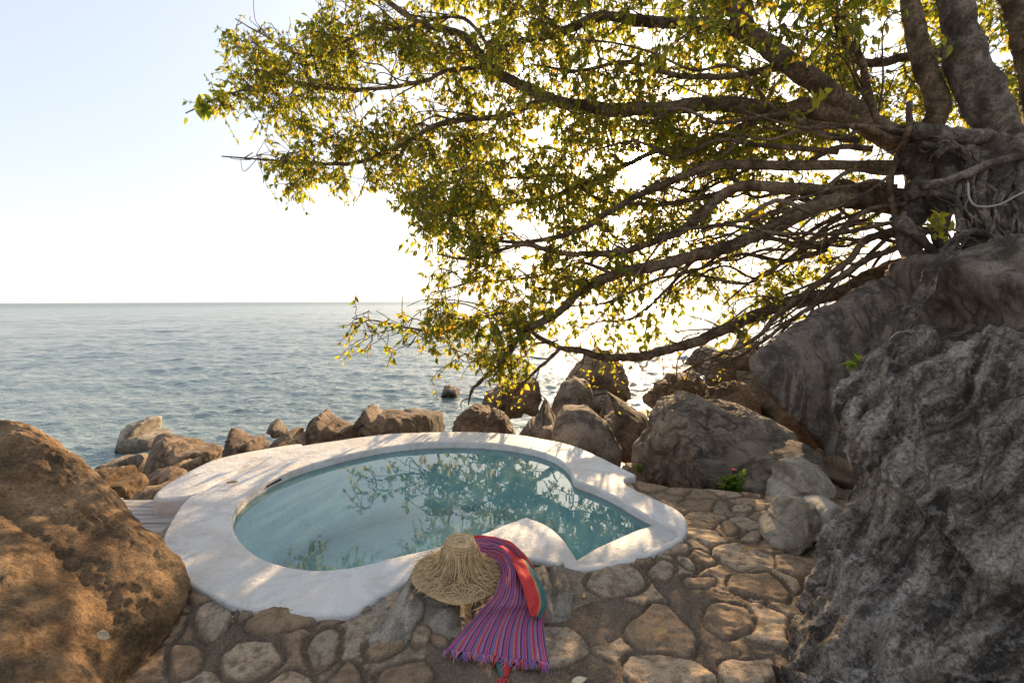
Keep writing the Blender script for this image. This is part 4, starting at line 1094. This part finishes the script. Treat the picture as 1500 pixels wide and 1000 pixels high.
    for _ in range(80):                       # foliage closing round the low sun, leaving a small gap
        a_ = g.uniform(0, 6.283); r_ = 30 + 105 * g.random() ** .8
        targets.append(at(935 + r_ * math.cos(a_), 240 + r_ * .85 * math.sin(a_), g.uniform(6.9, 9.2))[:])
    T = np.array(targets)
    d0 = np.array([np.min(np.linalg.norm(N0 - t, axis=1)) for t in T])
    order = np.argsort(d0)
    tree_nodes = [tuple(p) for p in N0[::2]]
    NA = np.array(tree_nodes)
    tw = MB(); br = tw
    for i, Cn in enumerate(nodes[:len(LIMBS)]):
        if i in (18, 19, 20, 21): continue
        Ln = np.linalg.norm(Cn[-1] - Cn[0])
        for q in range(int(4 + Ln * 4.2)):
            k0 = int(g.uniform(.12, .93) * (len(Cn) - 2)); a = Cn[k0]; d = Cn[min(k0 + 4, len(Cn) - 1)] - a; d = d / (np.linalg.norm(d) + 1e-9)
            d = d + g.normal(0, .42, 3) * [1, 1, .8]; d /= np.linalg.norm(d); L_ = g.uniform(.5, 1.7) * (1.05 - .85 * k0 / len(Cn))
            C = catmull([a, a + d * L_ * .35 + g.normal(0, .06, 3), a + d * L_ * .7 + g.normal(0, .10, 3) - [0, 0, .03], a + d * L_ + g.normal(0, .14, 3) - [0, 0, .12 * L_]], 5)
            pq = project(C)
            if np.min(np.hypot(pq[:, 0] - 935, pq[:, 1] - 240)) < 24: continue
            r_ = min(nrad[i][k0] * .5, g.uniform(.007, .020))
            br.tube(C, np.linspace(r_, .005, len(C)), 6, .15, q); NA = np.vstack([NA, C[3:]])
    LP, LD, LN, LL, LT = [], [], [], [], []
    def sprig(A, B, r0, bend, leaves, lsc):
        n = 6; t = np.linspace(0, 1, n)[:, None]
        d = np.linalg.norm(B - A); mid = g.normal(0, .10, 3) * d
        C = A + (B - A) * t + mid * (np.sin(t * math.pi)) + np.array([0, 0, bend]) * d * (t * (1 - t))
        C[1:-1] += g.normal(0, .02, (n - 2, 3)) * d
        tw.tube(C, np.linspace(r0 * 1.5, .0034, n), 4)
        if leaves:
            k = leaves; u = .35 + .65 * g.random(k) ** .7
            p = np.stack([np.interp(u * (n - 1), np.arange(n), C[:, j]) for j in range(3)], 1)
            ax = (C[-1] - C[0]) / (np.linalg.norm(C[-1] - C[0]) + 1e-9)
            for q in p:
                dd = ax * g.uniform(.1, .8) + g.normal(0, .55, 3) + np.array([0, 0, -.65])
                LP.append(q); LD.append(dd); LN.append(g.normal(0, 1, 3) + np.array([0, -.2, .7]))
                LL.append(lsc * g.uniform(.55, 1.15)); LT.append(g.beta(2.0, 2.7) if g.random() > .07 else g.uniform(.8, 1))
        return C
    for idx in order:
        t = T[idx]
        dd = np.linalg.norm(NA - t, axis=1) + np.maximum(0, (NA[:, 2] - t[2]) * -.15)
        a = NA[np.argmin(dd)]; L = np.linalg.norm(t - a)
        C = sprig(a, t, min(.014, .004 + .007 * L), g.uniform(-.1, .5), 0, 0)
        NA = np.vstack([NA, C[2:]])
        sc = g.uniform(.085, .135)
        v = C[-1] - C[-3]; v /= np.linalg.norm(v) + 1e-9
        for s in range(g.integers(3, 6)):
            u = C[g.integers(2, 6)]
            e = u + (v * g.uniform(0, .7) + g.normal(0, .6, 3) + np.array([0, 0, -.3])) * g.uniform(.16, .42)
            sprig(u, e, .004, g.uniform(-.2, .4), int(g.integers(5, 10)), sc)
    # hanging bare twigs under the limbs
    for _ in range(420):
        a = N0[g.integers(len(N0))]
        if a[0] < 0.2: continue
        e = a + np.array([g.normal(-.25, .4), g.normal(0, .3), g.normal(-.2, .35)])
        sprig(a, e, .005, g.uniform(-.4, .4), int(g.integers(0, 3)), .07)
    tw.build('twigs', M_TWIG, tree)
    # the big terminal leaf cluster on the tip of the longest branch, and a few shoots on the roots
    def cluster(c, n, L, spread, down, tlo, thi):
        for _ in range(n):
            LP.append(np.array(c) + g.normal(0, spread, 3)); LD.append(g.normal(0, .5, 3) + np.array([0, 0, -down])); LN.append(g.normal(0, 1, 3))
            LL.append(L * g.uniform(.7, 1.1)); LT.append(g.uniform(tlo, thi))
    cluster(at(306, 148, 9.35), 16, .34, .10, .9, .1, .5)
    cluster(at(275, 172, 9.4), 2, .14, .02, .9, .1, .4)
    for (px, py, Y) in ((1375,318,5.3),(1368,335,5.3),(1385,345,5.25),(1380,325,5.25),(1200,140,5.6),(1195,150,5.6)): cluster(at(px, py, Y), 5, .14, .04, -.1, .5, .75)
    for (px, py, Y) in ((720,585,6.9),(745,578,6.9),(760,590,6.9),(860,545,7),(905,560,7),(900,540,7),(1045,555,6.6),(1055,550,6.6),(868,560,7),(955,605,6.3)):
        cluster(at(px, py, Y), 7, .07, .05, .1, .6, .8)
    LPa = np.array(LP); LLa = np.array(LL)
    pp = project(LPa); ok = np.hypot(pp[:, 0] - 935, pp[:, 1] - 240) > 23
    LPa, LDa, LNa, LLa, LTa = LPa[ok], np.array(LD)[ok], np.array(LN)[ok], LLa[ok], np.array(LT)[ok]
    print('leaves', len(LPa))
    leaf_mesh(LPa, LDa, LNa, LLa, LLa * g.uniform(.42, .6, len(LLa)), 'crown', M_LEAF, tree, LTa)
    return tree
build_tree()

# ------------------------------------------------------------------ straw hat
def build_hat():
    g = np.random.default_rng(3)
    m, nt, o = new_mat('straw'); t = NT(nt)
    tc = t.n('ShaderNodeTexCoord'); v = tc.outputs['Object']
    wv = t.n('ShaderNodeTexWave'); wv.wave_type = 'RINGS'; wv.rings_direction = 'SPHERICAL'; wv.inputs['Scale'].default_value = 26
    wv.inputs['Distortion'].default_value = 3; wv.inputs['Detail'].default_value = 3; t.link(v, wv.inputs['Vector'])
    n = t.noise(v, 40, 6, .7); n1 = t.noise(v, 140, 3, .7)
    c = t.ramp(n, [(.3, (.36, .235, .115)), (.55, (.55, .39, .21)), (.75, (.68, .51, .31))])
    c = t.mix(t.math('MULTIPLY', t.ramp(wv.outputs['Fac'], [(.0, (1, 1, 1)), (.35, (0, 0, 0))]), .45), c, (.16, .10, .045))
    t.bsdf(c, .8, o, t.bump(t.math('ADD', wv.outputs['Fac'], n1), .7, .006), .25)
    ms = plain_mat('straw_strand', (.53, .38, .21), .75, .4, 14, .2)
    c0 = at(673, 836, 2.45)
    hat = empty('straw_hat', c0, 'frayed wide brimmed straw hat resting on the stone at the pool rim', 'hat')
    tilt = Matrix.Rotation(R(2), 4, 'X') @ Matrix.Rotation(R(3), 4, 'Y')
    def world_(P):
        P = np.array(P, float) * [1, 1, .9]; A = np.array(tilt.to_3x3()); return P @ A.T + np.array(c0)
    RB = .245; seg = 96
    # brim: shallow cone, wavy edge, two-sided
    def brim_z(r, th): return .028 * (1 - r / RB) - .012 * (r / RB) ** 3 + .010 * np.sin(3 * th + 1) * (r / RB) ** 2 + .006 * np.sin(5 * th) * (r / RB) ** 2
    rr = np.linspace(.085, RB, 14); th = np.arange(seg) * 2 * math.pi / seg
    A, T_ = np.meshgrid(rr, th, indexing='ij'); Rj = A * (1 + .02 * np.sin(4 * T_ + 2) * (A / RB))
    Zt = brim_z(A, T_)
    top = np.stack([Rj * np.cos(T_), Rj * np.sin(T_), Zt], -1).reshape(-1, 3); bot = top - [0, 0, .006]
    n = len(rr); F = []
    for i in range(n - 1):
        for j in range(seg):
            a, b, c_, d = i * seg + j, i * seg + (j + 1) % seg, (i + 1) * seg + (j + 1) % seg, (i + 1) * seg + j
            F += [(a, d, c_, b), (a + n * seg, b + n * seg, c_ + n * seg, d + n * seg)]
    for j in range(seg):
        a, b = (n - 1) * seg + j, (n - 1) * seg + (j + 1) % seg; F.append((a, a + n * seg, b + n * seg, b))
    mesh_obj('brim', world_(np.vstack([top, bot])), F, m, hat)
    prof = [(.112, .012), (.102, .03), (.095, .06), (.088, .10), (.082, .15), (.078, .185), (.073, .198), (.064, .202), (.05, .194), (.03, .186), (.001, .184)]
    V = []; F = []
    for r_, z_ in prof:
        rw = r_ * (1 + .03 * np.sin(3 * th + z_ * 20)); V.append(np.stack([rw * np.cos(th), rw * np.sin(th), z_ + .004 * np.sin(2 * th + 1) * (z_ > .15)], 1))
    for i in range(len(prof) - 1):
        F += [(i * seg + j, i * seg + (j + 1) % seg, (i + 1) * seg + (j + 1) % seg, (i + 1) * seg + j) for j in range(seg)]
    mesh_obj('crown', world_(np.vstack(V)), F, m, hat)
    # loose straw strands over crown and brim
    mb = MB()
    for k in range(620):
        a = g.uniform(0, 2 * math.pi); kind = g.random()
        da = g.normal(0, .35)
        if kind < .35: r0, r1 = g.uniform(.085, .10), g.uniform(.13, .22)
        elif kind < .8: r0, r1 = g.uniform(.11, .17), g.uniform(.17, .25)
        else: r0, r1 = g.uniform(.17, .2), g.uniform(.22, .285)
        P = []
        for u in np.linspace(0, 1, 6):
            r_ = r0 + (r1 - r0) * u; aa = a + da * u
            if kind < .35:
                zc = np.interp(r_, [.083, .1, .112, .13, .25], [.17, .06, .035, .03, -.004]); z_ = max(zc, 0) + .004 + .018 * math.sin(u * math.pi) * g.random()
                if u < .3: z_ = .07 + .09 * (1 - u / .3) * g.random() + .0
            else: z_ = brim_z(min(r_, RB), aa) + .004 + .02 * math.sin(u * math.pi) * g.random() - max(0, r_ - RB) * g.uniform(-.2, .5)
            P.append((r_ * math.cos(aa), r_ * math.sin(aa), z_))
        P = np.array(P); P[1:] = (P[1:] + P[:-1]) / 2
        mb.tube(world_(P), np.linspace(.0026, .0012, 6), 4)
    for k in range(260):   # upright weave strands hugging the crown
        a = g.uniform(0, 2 * math.pi); zz = np.linspace(g.uniform(.09, .175), g.uniform(.015, .05), 6); da = g.normal(0, .25)
        r_ = np.interp(zz, [.012, .03, .06, .1, .14, .165, .178], [.112, .102, .095, .088, .083, .08, .078]) + g.uniform(.001, .006) + np.linspace(0, 1, 6) ** 2 * g.uniform(0, .018)
        aa = a + da * np.linspace(0, 1, 6)
        mb.tube(world_(np.stack([r_ * np.cos(aa), r_ * np.sin(aa), zz], 1)), np.full(6, .0021), 4)
    mb.build('loose_straw', ms, hat)
build_hat()

# ------------------------------------------------------------------ striped towel
M_TASSEL_RED = plain_mat('red_thread', (.5, .05, .05), .9, .3, 60)
def build_towel():
    g = np.random.default_rng(9)
    m, nt, o = new_mat('striped_cotton'); t = NT(nt)
    uvn = t.n('ShaderNodeUVMap', uv_map='UVMap'); sx = t.n('ShaderNodeSeparateXYZ'); t.link(uvn.outputs[0], sx.inputs[0])
    u = sx.outputs[0]
    fr = t.math('FRACT', t.math('MULTIPLY', u, 5.4))
    pur, blu, red, ora, nav, pink = (.24, .10, .22), (.15, .13, .28), (.40, .03, .07), (.46, .16, .08), (.045, .03, .07), (.44, .13, .22)
    seq = [(0, pur), (.12, red), (.20, pink), (.27, nav), (.35, blu), (.47, pur), (.55, ora), (.62, red), (.70, blu), (.78, pink), (.86, nav), (.93, pur)]
    r1 = t.n('ShaderNodeValToRGB'); r1.color_ramp.interpolation = 'CONSTANT'; e = r1.color_ramp.elements
    while len(e) < len(seq): e.new(.5)
    for el, (p, c) in zip(e, seq): el.position = p; el.color = (*c, 1)
    t.link(fr, r1.inputs[0])
    r2 = t.n('ShaderNodeValToRGB'); r2.color_ramp.interpolation = 'CONSTANT'; e = r2.color_ramp.elements
    while len(e) < 5: e.new(.5)
    for el, (p, c) in zip(e, [(0, (0, 0, 0)), (.86, (1, 1, 1)), (.94, (1, 1, 1)), (.955, (1, 1, 1)), (.96, (1, 1, 1))]): el.position = p; el.color = (*c, 1)
    hem = t.math('SUBTRACT', u, t.math('MULTIPLY', t.math('MAXIMUM', t.math('SUBTRACT', sx.outputs[1], .58), 0.0), .6))
    t.link(hem, r2.inputs[0])
    sv = t.math('LESS_THAN', sx.outputs[1], .80)
    r3 = t.n('ShaderNodeValToRGB'); r3.color_ramp.interpolation = 'CONSTANT'; e = r3.color_ramp.elements
    while len(e) < 4: e.new(.5)
    for el, (p, c) in zip(e, [(0, (.50, .05, .05)), (.945, (.45, .20, .08)), (.955, (.06, .16, .16)), (.99, (.10, .2, .2))]): el.position = p; el.color = (*c, 1)
    t.link(hem, r3.inputs[0])
    c = t.mix(t.math('MULTIPLY', r2.outputs[0], sv), r1.outputs[0], r3.outputs[0])
    tcn = t.n('ShaderNodeTexCoord'); n = t.noise(tcn.outputs['Object'], 260, 2, .6); n2 = t.noise(tcn.outputs['Object'], 16, 4, .6)
    c = t.mix(1.0, c, t.ramp(n, [(.3, (.7, .7, .7)), (.7, (1.2, 1.2, 1.2))]), 'MULTIPLY')
    t.bsdf(c, .9, o, t.bump(t.math('ADD', n, n2), .4, .004), .15)
    # cross rows: (left px, left height), (right px, right height)
    rows = [((702,816),.055,(694,786),.06), ((714,820),.06,(710,786),.075), ((725,826),.07,(728,790),.085), ((733,834),.09,(748,800),.10),
            ((733,842),.11,(768,818),.10), ((730,856),.115,(783,838),.09), ((722,876),.10,(792,858),.085), ((706,892),.07,(800,880),.06),
            ((690,910),.02,(799,892),.02), ((676,926),-.015,(797,915),-.01), ((664,938),-.035,(800,940),-.03), ((653,951),-.044,(806,971),-.040)]
    L = catmull([atz(*r[0], r[1])[:] for r in rows], 8); Rr = catmull([atz(*r[2], r[3])[:] for r in rows], 8)
    nu = 90; nv = len(L); V = np.zeros((nv, nu, 3)); UV = np.zeros((nv, nu, 2))
    us = np.linspace(0, 1, nu)
    for i in range(nv):
        s = i / (nv - 1)
        gather = math.exp(-((s - .34) / .2) ** 2)      # pinched where it turns down from the rim
        w = us + (.008 + .02 * gather) * np.sin(us * 34 + 2 * s) 
        row = L[i] + (Rr[i] - L[i]) * np.clip(w, 0, 1)[:, None]
        nrm_ = np.array([0, -.45, .9])
        NQ = np.stack([us * 5.5, np.full(nu, s * 1.6), np.full(nu, 2.2)], 1)
        fold = .008 + (.016 + .05 * gather) * pn(NQ) + (.008 + .018 * gather) * pn(NQ * [2.6, 1.7, 1]) + .014 * pn(NQ * [1.2, 6, 1] + 9) + (.005 + .012 * gather) * pn(NQ * [4, 7, 1])
        fold = np.maximum(fold, .001)
        arch = (.035 * gather + .012) * np.sin(us * math.pi)
        row = row + nrm_ * (fold * (1 - .75 * sstep(.75, 1.0, np.array([s]))[0]) + arch * (1 - s))[:, None]
        V[i] = row; UV[i, :, 0] = us; UV[i, :, 1] = s
    V = V.reshape(-1, 3); F = [(i * nu + j, i * nu + j + 1, (i + 1) * nu + j + 1, (i + 1) * nu + j) for i in range(nv - 1) for j in range(nu - 1)]
    base = atz(735, 950, -.07)
    tw = empty('striped_towel', base, 'red purple and blue striped towel with tasselled end trailing from the hat onto the paving', 'towel')
    b = mesh_obj('cloth', V, np.array(F), m, tw, uv=UV.reshape(-1, 2))
    s = b.modifiers.new('thickness', 'SOLIDIFY'); s.thickness = .004; s.offset = 1
    # under layer whose red and teal corner pokes out below
    rows2 = [((718,936),-.08,(766,938),-.08), ((719,945),-.078,(764,946),-.076), ((723,962),-.066,(756,962),-.062), ((729,980),-.066,(748,980),-.062), ((735,994),-.07,(742,996),-.068)]
    L = catmull([atz(*r[0], r[1])[:] for r in rows2], 6); Rr = catmull([atz(*r[2], r[3])[:] for r in rows2], 6)
    nv2 = len(L); nu2 = 24; V = np.zeros((nv2, nu2, 3)); UV = np.zeros((nv2, nu2, 2)); us = np.linspace(0, 1, nu2)
    for i in range(nv2):
        V[i] = L[i] + (Rr[i] - L[i]) * us[:, None] + np.array([0, 0, 1]) * (.012 * np.sin(us * math.pi) + .005 * np.sin(us * 12))[:, None]
        UV[i, :, 0] = 1 - .14 * us * 1.0; UV[i, :, 1] = 0
    F = [(i * nu2 + j, i * nu2 + j + 1, (i + 1) * nu2 + j + 1, (i + 1) * nu2 + j) for i in range(nv2 - 1) for j in range(nu2 - 1)]
    b2 = mesh_obj('corner_flap', V.reshape(-1, 3), np.array(F), m, tw, uv=UV.reshape(-1, 2))
    b2['label'] = 'red corner of the towel with teal border'
    s = b2.modifiers.new('thickness', 'SOLIDIFY'); s.thickness = .003
    # right edge folded over: red hem with teal border
    rows3 = [((728,803),.125,(752,800),.105), ((742,818),.14,(768,815),.115), ((754,832),.15,(780,832),.115), ((763,852),.145,(789,850),.10), ((770,874),.11,(799,874),.07), ((774,890),.08,(800,888),.045), ((778,905),.045,(790,906),.015)]
    L = catmull([atz(*q[0], q[1])[:] for q in rows3], 7); Rr = catmull([atz(*q[2], q[3])[:] for q in rows3], 7)
    nv3 = len(L); nu3 = 22; V = np.zeros((nv3, nu3, 3)); UV = np.zeros((nv3, nu3, 2)); us = np.linspace(0, 1, nu3)
    for i in range(nv3):
        q = np.stack([us * 2.2, np.full(nu3, i * .16), np.full(nu3, 4.4)], 1)
        V[i] = L[i] + (Rr[i] - L[i]) * us[:, None] + np.array([0, -.3, .9]) * (.016 * np.sin(us * math.pi) + .022 * pn(q) + .010 * pn(q * 2.4))[:, None]
        UV[i, :, 0] = .865 + .135 * us; UV[i, :, 1] = 0
    F = [(i * nu3 + j, i * nu3 + j + 1, (i + 1) * nu3 + j + 1, (i + 1) * nu3 + j) for i in range(nv3 - 1) for j in range(nu3 - 1)]
    b3 = mesh_obj('folded_hem', V.reshape(-1, 3), np.array(F), m, tw, uv=UV.reshape(-1, 2))
    b3['label'] = 'red hem of the towel folded over, edged in teal'
    s3 = b3.modifiers.new('thickness', 'SOLIDIFY'); s3.thickness = .003
    # tassels
    ms, nt, o2 = new_mat('tassel_thread'); t = NT(nt); oi = t.n('ShaderNodeAttribute', attribute_name='tint')
    t.bsdf(t.ramp(oi.outputs['Fac'], [(0, (.4, .04, .07)), (.3, (.30, .10, .28)), (.55, (.10, .12, .34)), (.8, (.5, .2, .25)), (1, (.55, .08, .06))]), .9, o2)
    mb = MB(); tint = []
    E0 = np.array(rows[-1][0]); Lw = catmull([atz(*rows[-1][0], -.062)[:], atz(700, 944, -.062)[:], atz(745, 950, -.062)[:], atz(*rows[-1][2], -.062)[:]], 8)
    L_end = np.array([L_ for L_ in [V]][0]).reshape(-1, 3)
    edge = np.array(b.data.vertices[0].co[:])
    co = np.empty(len(b.data.vertices) * 3); b.data.vertices.foreach_get('co', co); co = co.reshape(-1, 3)[-nu:] + np.array(tw.location)
    for k in range(46):
        p = co[int(k / 46 * (nu - 1))]; out = np.array([g.normal(0, .35), -1, 0]); out /= np.linalg.norm(out)
        ln = g.uniform(.022, .045); tv = g.random()
        for q in range(5):
            d = out + g.normal(0, .28, 3) * [1, 1, 0]; P = np.array([p, p + d * ln * .35 + [0, 0, .004], p + d * ln * .7 + [g.normal(0, .003), 0, -.002], p + d * ln + [g.normal(0, .006), 0, -.006]])
            mb.tube(P, [.0028, .0022, .0018, .0010], 5); tint += [np.clip(tv + g.normal(0, .12), 0, 1)] * 20
    mb2 = MB()
    for k in range(8):
        p = np.array(atz(738 + g.normal(0, 3), 992, -.062)); d = np.array([g.normal(0, .5), -1, 0]); ln = .04
        mb2.tube(np.array([p, p + d * ln * .4, p + d * ln * .8 - [0, 0, .005], p + d * ln - [0, 0, .008]]), [.003, .003, .002, .001], 5)
    mb2.build('tassel', M_TASSEL_RED, tw)
    f = mb.build('fringe', ms, tw)
    a = f.data.attributes.new('tint', 'FLOAT', 'POINT'); a.data.foreach_set('value', np.array(tint, np.float32))
build_towel()

# ------------------------------------------------------------------ small plants
M_GREEN = make_leaf('plant_leaf', [(0, (.05, .10, .02)), (.6, (.09, .15, .025)), (1, (.18, .20, .03))], [(0, (.12, .22, .02)), (.6, (.25, .36, .03)), (1, (.45, .42, .04))])
M_RED = plain_mat('red_petal', (.75, .12, .05), .6, .2, 20)
def plant(name, px, py, Y, h, n, L, label, cat, seed, wide=.6, flower=False, tints=(0.1, .7)):
    g = np.random.default_rng(seed); base = np.array(at(px, py, Y))
    r = empty(name, base, label, cat); mb = MB(); P, D, N, LL, TT = [], [], [], [], []
    for k in range(n):
        d = np.array([g.normal(0, wide), g.normal(0, wide), 1]); d /= np.linalg.norm(d); hh = h * g.uniform(.5, 1)
        C = catmull([base, base + d * hh * .5 + g.normal(0, .01, 3), base + d * hh + np.array([0, 0, -.1 * hh * wide])], 4)
        mb.tube(C, np.linspace(.004, .0015, len(C)), 5)
        for q in range(9):
            u = g.uniform(.3, 1); p = np.array([np.interp(u * (len(C) - 1), np.arange(len(C)), C[:, j]) for j in range(3)])
            P.append(p); D.append(g.normal(0, .7, 3) + [0, 0, .25]); N.append(g.normal(0, .5, 3) + [0, 0, 1]); LL.append(L * g.uniform(.6, 1.1)); TT.append(g.uniform(*tints))
    mb.build('stems', M_GREEN, r)
    LL = np.array(LL); leaf_mesh(np.array(P), np.array(D), np.array(N), LL, LL * .4, 'leaves', M_GREEN, r, np.array(TT))
    if flower:
        c = base + [.01, 0, h * 1.08]; P = np.repeat(c[None], 9, 0); D = np.stack([np.cos(np.arange(9) * .7), np.sin(np.arange(9) * .7), np.full(9, .6)], 1)
        leaf_mesh(P, D, np.repeat([[0, 0, 1.0]], 9, 0), np.full(9, .028), np.full(9, .018), 'flower', M_RED, r, np.zeros(9))
plant('flowering_plant', 1072, 720, 3.92, .17, 14, .08, 'small leafy plant with one orange red flower at the edge of the paving', 'plant', 1, .45, True)
plant('leafy_sprig', 1262, 545, 3.55, .16, 6, .09, 'green sprig growing from the crack above the dark fluted boulder', 'plant', 2, .9, tints=(.2, .8))
plant('weed', 935, 690, 5.3, .08, 5, .05, 'tiny green weed in the gap beside the pool tip', 'plant', 4, .7)
plant('shoot', 950, 612, 6.2, .18, 4, .06, 'yellow green shoot climbing beside the orange brown boulder', 'plant', 5, .3, tints=(.5, 1))

# ------------------------------------------------------------------ dry brush on the rocks
def build_brush():
    g = np.random.default_rng(12); base = at(1000, 560, 6.9); mb = MB()
    for k in range(130):
        px, py = g.uniform(935, 1090), g.uniform(530, 575); a = np.array(at(px, py, g.uniform(6.3, 7.2)))
        d = np.array([g.normal(0, .5), g.normal(0, .3), g.normal(.02, .16)]); n = 5
        C = a + d[None] * np.linspace(0, 1, n)[:, None] + g.normal(0, .025, (n, 3))
        mb.tube(C, np.linspace(.006, .002, n) * g.uniform(.5, 1.2), 4)
    o = mb.build('dry_brush', M_TWIG, None, base)
    tag(o, 'tangle of dry brown twigs caught on the rocks under the low limb', 'brush')
build_brush()

# ------------------------------------------------------------------ fallen leaves
M_DRY = plain_mat('dry_leaf', (.42, .26, .11), .8, .35, 30, .3)
M_DRYP = plain_mat('pale_dry_leaf', (.62, .50, .34), .8, .25, 30, .3)
from mathutils.bvhtree import BVHTree
def fallen(px, py, z, L, az, roll, label, mat=None, on=None):
    p = np.array(atz(px, py, z)); tiltq = Matrix.Identity(3)
    if on is not None:
        bt = BVHTree.FromPolygons([on.location + v.co for v in on.data.vertices], [tuple(q.vertices) for q in on.data.polygons])
        hit = bt.ray_cast(CAM, ray(px, py).normalized())
        p = np.array(hit[0] + hit[1] * .03); tiltq = hit[1].to_track_quat('Z', 'Y').to_matrix()
    nu, nv = 9, 5; V = []
    for i in range(nu):
        u = i / (nu - 1); w = .26 * math.sin(u * math.pi) ** .8 * (1 - .3 * u) + .004
        for j in range(nv):
            v = (j / (nv - 1) - .5) * 2
            V.append(((u - .5) * L, v * w * L, L * (.10 * v * v * .9 + .14 * (u - .5) ** 2 + .02 * math.sin(9 * u + 3 * v))))
    V = np.array(V); Mx = np.array((tiltq @ Matrix.Rotation(az, 3, 'Z') @ Matrix.Rotation(roll, 3, 'X'))); V = V @ Mx.T + p
    F = [(i * nv + j, i * nv + j + 1, (i + 1) * nv + j + 1, (i + 1) * nv + j) for i in range(nu - 1) for j in range(nv - 1)]
    o = mesh_obj('fallen_leaf', V, np.array(F), mat or M_DRY, None, p)
    s = o.modifiers.new('thickness', 'SOLIDIFY'); s.thickness = .0015
    tag(o, label, 'leaf', 'dry leaves fallen on the stone')
fallen(967, 924, -.02, .075, .1, .5, 'folded tan leaf lying on the large flat paving stone')
fallen(848, 997, -.055, .07, .3, .2, 'pale brown leaf on the gritty mortar at the bottom of the photo', M_DRYP)
fallen(350, 905, -.045, .09, .5, .4, 'yellow tinged leaf on the paving below the rim, beside a darker one', M_DRYP)
fallen(400, 897, -.03, .12, .7, .3, 'long rust brown leaf touching the front edge of the white rim')
fallen(138, 935, 0, .075, -.9, .5, 'pale curled leaf stuck on the huge golden boulder', M_DRYP, on=GOLD)
fallen(340, 707, .022, .09, .2, .2, 'brown leaf on the white coping near the ledge')
fallen(855, 872, -.05, .05, 1.2, .3, 'small orange brown leaf on the paving right of the towel stone')
fallen(826, 838, .0, .035, .4, .3, 'tiny rust leaf at the foot of the white peaked corner')
fallen(942, 805, -.08, .035, .9, .3, 'tiny dark leaf on the white shelf of the pool')
fallen(1092, 803, -.04, .06, .4, .4, 'thin dry leaf on the sunlit cobbles near the low wall')
fallen(452, 769, -.11, .05, .4, .05, 'brown leaf floating on the pool water')
